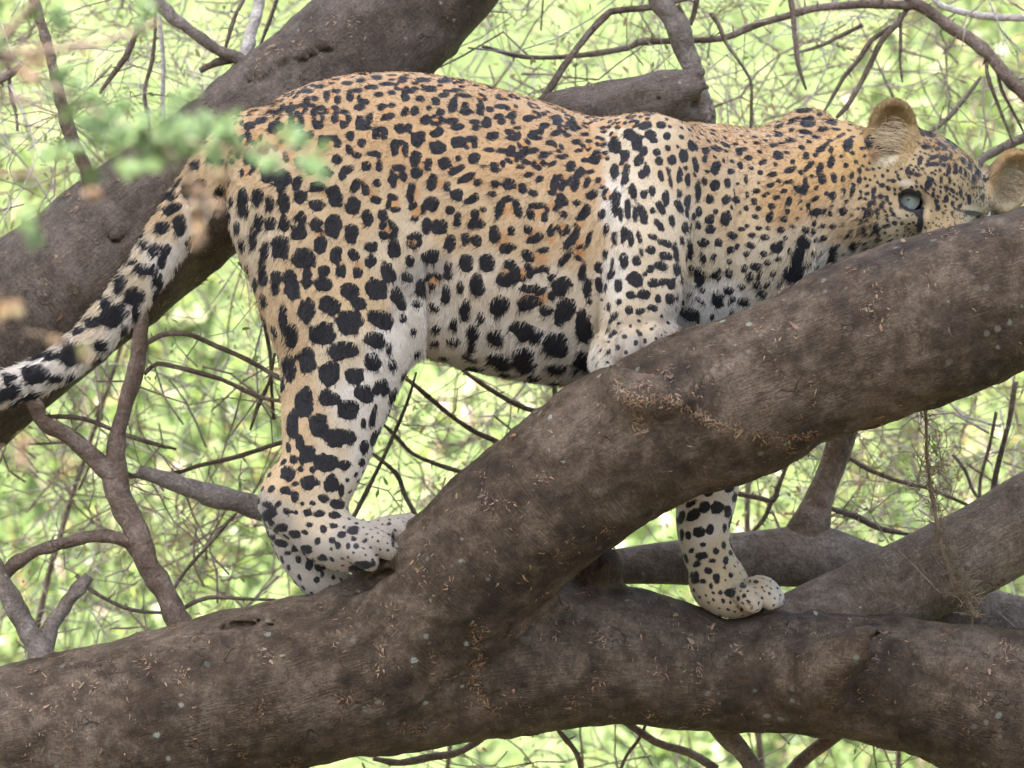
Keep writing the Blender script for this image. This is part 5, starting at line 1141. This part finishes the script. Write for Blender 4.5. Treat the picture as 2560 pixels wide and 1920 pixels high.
shrub('thin bare twigs in the gap under the cat belly', (-0.05, 0.75, 0.0), [
    ([(960, 925, 500, 6), (1001, 943, 500, 7), (1069, 986, 500, 8), (1128, 1036, 500, 8), (1195, 1074, 500, 9), (1250, 1116, 500, 10), (1340, 1190, 500, 10)], M_twig),
    ([(940, 1040, 600, 5), (951, 1053, 600, 6), (993, 1095, 600, 7), (1039, 1133, 600, 7), (1111, 1167, 600, 8), (1195, 1192, 600, 8), (1290, 1215, 600, 8)], M_twig),
    ([(910, 1110, 560, 6), (930, 1133, 560, 6), (989, 1184, 560, 8), (1014, 1243, 560, 8), (1043, 1289, 560, 8), (1070, 1360, 560, 8)], M_twig),
    ([(1130, 890, 650, 6), (1170, 935, 650, 8), (1221, 977, 650, 9), (1297, 1011, 650, 9), (1364, 1036, 650, 10), (1440, 1070, 650, 10)], M_twig),
    ([(880, 1300, 480, 8), (900, 1264, 480, 8), (959, 1150, 480, 7), (1014, 1011, 480, 6), (1040, 930, 480, 4)], M_twig),
    ([(1385, 940, 540, 8), (1388, 1000, 540, 9), (1392, 1060, 540, 9), (1400, 1130, 540, 9)], M_twig)],
    (880, 860, 1450, 1350), 80, (600, 2400), 102, nleaf=500)
shrub('arching brown twigs between the tail and the hind leg', (-0.85, 0.7, 0.0), [
    ([(352, 880, 360, 10), (369, 860, 360, 9), (412, 839, 360, 9), (477, 839, 360, 9), (542, 860, 360, 8), (624, 904, 360, 8), (700, 942, 360, 8), (800, 990, 360, 7)], M_twig),
    ([(360, 935, 400, 7), (390, 912, 400, 7), (430, 910, 400, 8), (553, 949, 400, 8), (640, 985, 400, 7), (720, 1010, 400, 6)], M_twig),
    ([(90, 1050, 420, 6), (120, 1045, 420, 8), (210, 1050, 420, 8), (300, 1085, 420, 7), (390, 1115, 420, 7), (440, 1120, 420, 4)], M_twig),
    ([(150, 1060, 440, 6), (200, 1090, 440, 7), (260, 1145, 440, 7), (330, 1190, 440, 5)], M_twig),
    ([(300, 1185, 520, 8), (420, 1180, 520, 7), (500, 1165, 520, 7), (600, 1140, 520, 8), (700, 1110, 520, 8), (790, 1090, 520, 8), (900, 1060, 520, 4)], M_twig),
    ([(420, 1500, 380, 5), (460, 1430, 380, 6), (520, 1360, 380, 6), (575, 1300, 380, 6), (590, 1285, 380, 3)], M_twig),
    ([(190, 1440, 380, 7), (230, 1480, 380, 7), (290, 1515, 380, 7), (350, 1530, 380, 7), (420, 1535, 380, 6)], M_twig),
    ([(440, 1560, 400, 6), (455, 1520, 400, 7), (520, 1500, 400, 7), (600, 1495, 400, 6), (690, 1500, 400, 5)], M_twig),
    ([(600, 650, 600, 6), (620, 700, 600, 7), (650, 780, 600, 7), (672, 880, 600, 7), (680, 960, 600, 6), (690, 1050, 600, 6)], M_twig),
    ([(690, 880, 560, 5), (670, 960, 560, 6), (650, 1010, 560, 7), (625, 1075, 560, 4)], M_twig)],
    (-60, 880, 720, 1600), 180, (550, 2500), 103)
shrub('twigs and hanging stems at the top left behind the sprig', (-0.95, 1.1, 0.0), [
    ([(395, -30, 560, 9), (365, 40, 560, 9), (335, 95, 560, 10), (310, 140, 560, 11), (285, 185, 560, 10), (245, 235, 560, 5)], M_twig),
    ([(610, -10, 600, 6), (590, 50, 600, 7), (565, 110, 600, 7), (560, 130, 600, 6)], M_twig),
    ([(690, -10, 600, 7), (670, 60, 600, 7), (650, 125, 600, 5)], M_twig),
    ([(392, -30, 640, 6), (388, 60, 640, 6), (380, 150, 640, 7), (362, 225, 640, 7), (370, 290, 640, 6), (374, 330, 640, 4)], M_twig),
    ([(396, -40, 700, 7), (400, 60, 700, 7), (402, 160, 700, 8), (405, 240, 700, 8), (412, 310, 700, 6)], M_pale),
    ([(-40, 220, 620, 18), (20, 190, 620, 16), (60, 160, 620, 8)], M_twig),
    ([(20, 160, 640, 6), (30, 240, 640, 7), (40, 280, 640, 6), (48, 325, 640, 5)], M_twig)],
    (-60, -40, 720, 620), 140, (600, 2600), 104)
shrub('upright dry stems in the gap at the right edge', (0.75, 0.8, 0.0), [
    ([(2540, 950, 620, 8), (2515, 1060, 620, 9), (2500, 1140, 620, 9), (2480, 1240, 620, 10), (2470, 1330, 620, 10)], M_twig),
    ([(2490, 1030, 700, 6), (2475, 1120, 700, 6), (2455, 1200, 700, 6), (2450, 1270, 700, 6)], M_twig),
    ([(2100, 1130, 660, 7), (2180, 1175, 660, 8), (2260, 1205, 660, 8), (2330, 1225, 660, 7), (2420, 1260, 660, 6)], M_twig),
    ([(2060, 1260, 600, 9), (2140, 1290, 600, 12), (2200, 1315, 600, 11), (2265, 1332, 600, 8), (2340, 1350, 600, 4)], M_grey),
    ([(1830, 1235, 560, 9), (1900, 1240, 560, 9), (1935, 1250, 560, 10), (1950, 1200, 560, 8), (1980, 1120, 560, 6)], M_twig),
    ([(1940, 1250, 580, 8), (1915, 1290, 580, 8), (1885, 1330, 580, 6)], M_twig),
    ([(2380, 1140, 640, 5), (2410, 1180, 640, 6), (2440, 1230, 640, 6), (2500, 1290, 640, 6)], M_twig)],
    (1850, 950, 2640, 1400), 140, (600, 2500), 105)
shrub('bare stems showing below the lowest limb', (0.3, 0.75, 0.0), [
    ([(1740, 1740, 430, 34), (1790, 1820, 420, 34), (1850, 1880, 420, 34), (1900, 1960, 420, 34)], M_grey),
    ([(2190, 1760, 460, 24), (2100, 1835, 460, 24), (2000, 1910, 460, 24), (1940, 1990, 460, 24)], M_twig),
    ([(1540, 1790, 520, 13), (1640, 1855, 520, 14), (1720, 1885, 520, 14), (1790, 1920, 520, 14)], M_grey),
    ([(1350, 1750, 500, 9), (1400, 1830, 500, 9), (1440, 1880, 500, 10), (1465, 1950, 500, 10)], M_twig),
    ([(1640, 1740, 560, 6), (1600, 1840, 560, 6), (1570, 1890, 560, 6), (1540, 1950, 560, 6)], M_twig),
    ([(1260, 1800, 480, 12), (1160, 1872, 480, 12), (1080, 1890, 480, 14), (1000, 1905, 480, 12), (930, 1900, 480, 8)], M_grey)],
    (900, 1820, 2500, 2060), 80, (550, 2400), 106, nleaf=400)

# ------------------------------------------------------------------ dry blossom and bark crumbs caught on the limbs
def litter(name, V, Q, n, seed, parent, lines=(), size=(0.003, 0.010), nclump=160):
    g = np.random.default_rng(seed)
    N = vert_normals(V, Q)
    vx, vy = to_px(V)
    ok = np.where((N[:, 1] < 0.1) & (vx > -80) & (vx < 2640) & (vy > -60) & (vy < 1980))[0]
    w = 0.25 + 0.75 * np.clip(0.5 + 0.6 * fbm(V[ok] * 12, 2, seed), 0, 1) + 0.4 * np.clip(N[ok, 2], 0, 1)
    centres = V[ok[g.choice(len(ok), nclump, p=w / w.sum())]]
    if lines:
        b_ = BVHTree.FromPolygons([Vector(v) for v in V], [tuple(int(i) for i in t) for t in Q]); ex = []
        for ln_ in lines:
            for x, y in catmull([q + (0,) for q in ln_], 7)[:, :2]:
                h_ = b_.ray_cast(CAMP, (Vector(P(x, y, 0)) - CAMP).normalized())[0]
                if h_ is not None: ex.append(np.array(h_))
        ex = np.array(ex)
    kd = KDTree(len(ok))
    for i, k in enumerate(ok): kd.insert(V[k], i)
    kd.balance()
    Vs, Qs, T = [], [], []
    for i in range(n):
        if lines and g.random() < 0.2:
            c = ex[g.integers(len(ex))] + g.normal(0, 0.0028, 3)
        elif g.random() < 0.84:
            c = centres[int(nclump * g.random() ** 1.8)] + g.normal(0, 0.0055, 3) * np.array([1, 1, 1.5])
        else:
            c = V[ok[g.integers(len(ok))]]
        co, j, d = kd.find(Vector(c)); k = ok[j]
        p, nn = V[k] + g.normal(0, 0.0015, 3), N[k]
        t = g.normal(0, 1, 3) + np.array([0, 0, -0.4]); t -= nn * (t @ nn); t = unit(t); s = np.cross(nn, t)
        L = g.uniform(*size) * (1.8 if g.random() < 0.08 else 1.0); wv = L * g.uniform(0.12, 0.55)
        c1 = g.uniform(-1.0, 1.0)
        a = p + nn * 0.0005; m = p + t * L * 0.5 + nn * L * g.uniform(0.05, 0.3) + s * L * c1 * 0.3; e = p + t * L + s * L * c1 + nn * L * g.uniform(0, 0.35)
        o = len(Vs) * 6
        Vs.append([a - s * wv * .4, a + s * wv * .4, m + s * wv * .5, m - s * wv * .5, e + s * wv * .2, e - s * wv * .2])
        Qs += [(o, o + 1, o + 2, o + 3), (o + 3, o + 2, o + 4, o + 5)]; tt = g.random(); T += [tt, tt]
    o = mesh_obj(name, np.array(Vs).reshape(-1, 3), np.array(Qs), M_dry, parent, smooth_shade=False)
    at = o.data.attributes.new('tint', 'FLOAT', 'FACE'); at.data.foreach_set('value', np.array(T, np.float32))
    o['kind'] = 'stuff'
    return o
litter('dry_blossom', LV, LQ, 6500, 201, tree, [[(1540, 960), (1560, 985), (1600, 1000), (1650, 995), (1700, 1012), (1750, 1038), (1800, 1062), (1860, 1080), (1920, 1092), (1985, 1090), (2040, 1085)], [(1570, 980), (1585, 1030), (1600, 1080)], [(1180, 1560), (1200, 1640), (1185, 1700), (1230, 1780)]], (0.0015, 0.0062), 260)
litter('dry_blossom', TV, TQ, 1300, 202, tree, (), (0.0015, 0.006), 70)

# ------------------------------------------------------------------ dry creeper hanging at the right
cr = root('dry_creeper', tuple(float(q) for q in P(2430, 1545, 90)), 'straw-coloured dry creeper hanging over the right-hand limb', 'creeper')
M_straw = flat_mat('straw', (0.2, 0.145, 0.085), 0.8)
bagc = Bag()
path = [(2308, 1000, 30, 4), (2315, 1040, 30, 4), (2318, 1135, 40, 4), (2329, 1225, 60, 4), (2347, 1334, 75, 5), (2365, 1399, 85, 6), (2387, 1453, 92, 6), (2416, 1493, 95, 7), (2440, 1545, 92, 6)]
V, Fc, c = tube(pxn(path), 7, 8, 0.35, 9); mesh_obj('stem', V, Fc, M_straw, cr)
g = np.random.default_rng(33)
for k in range(420):
    t = g.random() ** 0.6; i = int(t * (len(c) - 1)); p = c[i, :3]
    d = np.array([g.normal(0.1, 0.5), g.normal(0, 0.4), g.normal(0.7, 0.7)])
    thn = zig(p + g.normal(0, 0.003, 3), d, g.uniform(0.008, 0.034), 0.0007, g, 4, 0.5)
    V, Fc, _ = tube(thn, 3, 2, 0, 0); bagc.add(V, Fc)
for k in range(60):
    p = P(2345 + g.normal(0, 18), 1180 + g.normal(0, 60), 50)
    thn = zig(p, np.array([g.normal(0, 0.4), g.normal(0, 0.4), g.normal(0.6, 0.8)]), g.uniform(0.02, 0.06), 0.0006, g, 4, 0.4)
    V, Fc, _ = tube(thn, 3, 2, 0, 0); bagc.add(V, Fc)
o = bagc.build('wisps', M_straw, cr); o['kind'] = 'stuff'

# ------------------------------------------------------------------ pale ridge where an old creeper has grown onto the limb
lbvh = BVHTree.FromPolygons([Vector(v) for v in LV], [tuple(int(i) for i in t) for t in LQ])
def on_limb(x, y):
    p = Vector(P(x, y, 0)); d = (p - CAMP).normalized(); loc, nor, idx, dist = lbvh.ray_cast(CAMP, d)
    return (np.array(loc), np.array(nor)) if loc is not None else (None, None)
def strand(pts, r, name, mat, seed):
    nd = []
    for i, (x, y) in enumerate(pts):
        loc, nor = on_limb(x, y)
        if loc is not None: nd.append(list(loc + nor * r * 0.2 * S) + [r * S * (0.6 if i in (0, len(pts) - 1) else 1)])
    V, Fc, c = tube(nd, 7, 6, 0.45, seed); return mesh_obj(name, V, Fc, mat, tree)
# ------------------------------------------------------------------ sprig close to the lens, out of focus
ZS = -4700
sp_root = root('acacia_sprig', tuple(float(q) for q in P(-700, 300, ZS)), 'blurred green feathery sprig close to the lens at upper left', 'sprig')
M_fresh = leaf_material('fresh leaflets', [(0.18, 0.28, 0.16), (0.23, 0.33, 0.17), (0.28, 0.37, 0.18), (0.34, 0.35, 0.18), (0.37, 0.25, 0.175), (0.42, 0.3, 0.22)], 0.4)
stems = [[(-700, 300, ZS, 22), (-300, 200, ZS, 16), (0, 140, ZS, 12), (120, 125, ZS, 11), (250, 105, ZS, 10), (340, 80, ZS, 9), (405, 52, ZS, 5)],
         [(-150, 190, ZS, 12), (0, 95, ZS, 12), (50, 48, ZS, 11), (100, -10, ZS, 10), (150, -80, ZS, 8)],
         [(-150, 170, ZS, 12), (0, 150, ZS, 10), (60, 180, ZS, 8), (150, 225, ZS, 7), (250, 285, ZS, 6), (380, 335, ZS, 6), (520, 365, ZS, 5), (650, 378, ZS, 4), (770, 388, ZS, 3)],
         [(-300, 260, ZS - 60, 12), (-100, 250, ZS, 11), (0, 243, ZS, 11), (80, 258, ZS, 8)],
         [(-150, 430, ZS, 7), (0, 440, ZS, 7), (140, 430, ZS, 7), (230, 410, ZS, 6), (330, 370, ZS, 5)],
         [(380, 335, ZS, 5), (440, 400, ZS, 5), (490, 450, ZS, 5), (512, 520, ZS, 4), (508, 600, ZS, 3)]]
for s_ in stems:
    V, Fc, c = tube(pxn(s_), 8, 8, 0.1, 5); mesh_obj('stem', V, Fc, M_twig, sp_root)
g = np.random.default_rng(71)
LP, LS, LT = [], [], []
def compound(p, d, n, L, tint, spread):
    """a twice-divided leaf: pairs of side ribs set with tiny leaflets"""
    d = unit(d); s = unit(np.cross(d, g.normal(0, 1, 3)))
    for i in range(n):
        q = p + d * L * (0.25 + 0.75 * i / n)
        for sg in (-1, 1):
            e = unit(s * sg + d * 0.45 + g.normal(0, 0.15, 3)); m = 9
            pl = L * 0.42 * (1 - 0.5 * abs(i / n - 0.4))
            for j in range(m):
                LP.append(q + e * pl * (j + 1) / m + g.normal(0, 0.0007, 3)); LS.append(g.uniform(0.004, 0.008)); LT.append(np.clip(tint + g.normal(0, spread), 0, 1))
def clump(x, y, n, sx_, sy_, tint, spread=0.06, Lr=(0.02, 0.04)):
    for k in range(max(2, int(n * 0.62))):
        p = P(x + g.normal(0, sx_), y + g.normal(0, sy_), ZS + g.normal(0, 60))
        compound(p, np.array([g.normal(0.3, 0.8), g.normal(0, 0.6), g.normal(0, 0.7)]), 5, g.uniform(*Lr), tint, spread)
def along(path, step, n, spread, tint, L=(0.014, 0.026)):
    pts = catmull([q + (0.0,) for q in path], 14)[:, :2]
    acc = 0.0
    for i in range(1, len(pts)):
        acc += np.hypot(*(pts[i] - pts[i - 1]))
        if acc < step * 1.55: continue
        acc = 0.0
        dr = unit(np.append(pts[i] - pts[i - 1], 0))
        for k in range(n if g.random() < 0.5 else 1):
            p = P(pts[i][0] + g.normal(0, spread * 0.4), pts[i][1] + g.normal(0, spread), ZS + g.normal(0, 40))
            sd_ = g.choice((-1, 1))
            d = np.array([dr[0] * 0.7 - sd_ * dr[1] + g.normal(0, 0.3), g.normal(0, 0.5), -(dr[1] * 0.7 + sd_ * dr[0]) + g.normal(0, 0.3)])
            compound(p, d, 5, g.uniform(*L), np.clip(tint + g.normal(0, 0.07), 0, 1), 0.05)
along([(95, 190), (150, 225), (230, 275), (330, 305), (440, 335), (560, 362), (680, 380), (790, 390)], 15, 2, 12, 0.22)
along([(340, 330), (420, 350), (500, 372), (580, 380)], 14, 2, 20, 0.28)
along([(430, 340), (445, 300), (452, 262)], 16, 2, 12, 0.25)
along([(200, 260), (240, 300), (300, 330), (360, 345)], 16, 2, 16, 0.2)
along([(230, 420), (300, 405), (380, 395), (450, 400)], 18, 2, 14, 0.34)
along([(70, 380), (130, 400), (200, 420)], 20, 2, 20, 0.3)
along([(90, 20), (120, 40), (110, 80)], 18, 2, 18, 0.25)
along([(300, 0), (340, 20), (370, 50)], 18, 2, 20, 0.25)
along([(0, 40), (15, 90), (10, 130)], 18, 2, 20, 0.25)
along([(60, 450), (100, 500), (90, 560)], 24, 2, 20, 0.36)
along([(530, 418), (558, 425), (575, 440)], 12, 2, 6, 0.85, (0.008, 0.015))
along([(470, 430), (500, 455), (515, 500), (510, 560), (503, 610)], 14, 2, 9, 0.86, (0.009, 0.017))
along([(640, 362), (700, 372), (740, 392)], 22, 1, 8, 0.84, (0.008, 0.014))
along([(40, 160), (70, 168), (95, 180)], 14, 2, 8, 0.86, (0.008, 0.015))
along([(205, 455), (240, 465)], 12, 2, 7, 0.88, (0.008, 0.014))
along([(0, 745), (20, 770), (30, 795)], 14, 2, 7, 0.88, (0.008, 0.014))
along([(100, 848), (130, 852)], 12, 1, 6, 0.84, (0.007, 0.012))
along([(222, 845), (226, 890)], 14, 1, 5, 0.84, (0.007, 0.012))
along([(20, 1120), (60, 1135)], 14, 2, 7, 0.88, (0.008, 0.014))
along([(145, 1148), (175, 1152)], 14, 1, 5, 0.84, (0.007, 0.012))
stems2 = [[(-120, 700, ZS, 5), (0, 740, ZS, 4), (40, 790, ZS, 3)], [(-120, 800, ZS, 5), (60, 830, ZS, 4), (160, 850, ZS, 3), (215, 860, ZS, 2)], [(-120, 1110, ZS, 5), (40, 1130, ZS, 3), (170, 1150, ZS, 2)]]
for s_ in stems2:
    V, Fc, c = tube(pxn(s_), 6, 6, 0.1, 5); mesh_obj('stem', V, Fc, M_twig, sp_root)
leaf_obj('leaflets', np.array(LP), np.array(LS), 0.45, M_fresh, np.array(LT), sp_root, 0.2, 9)
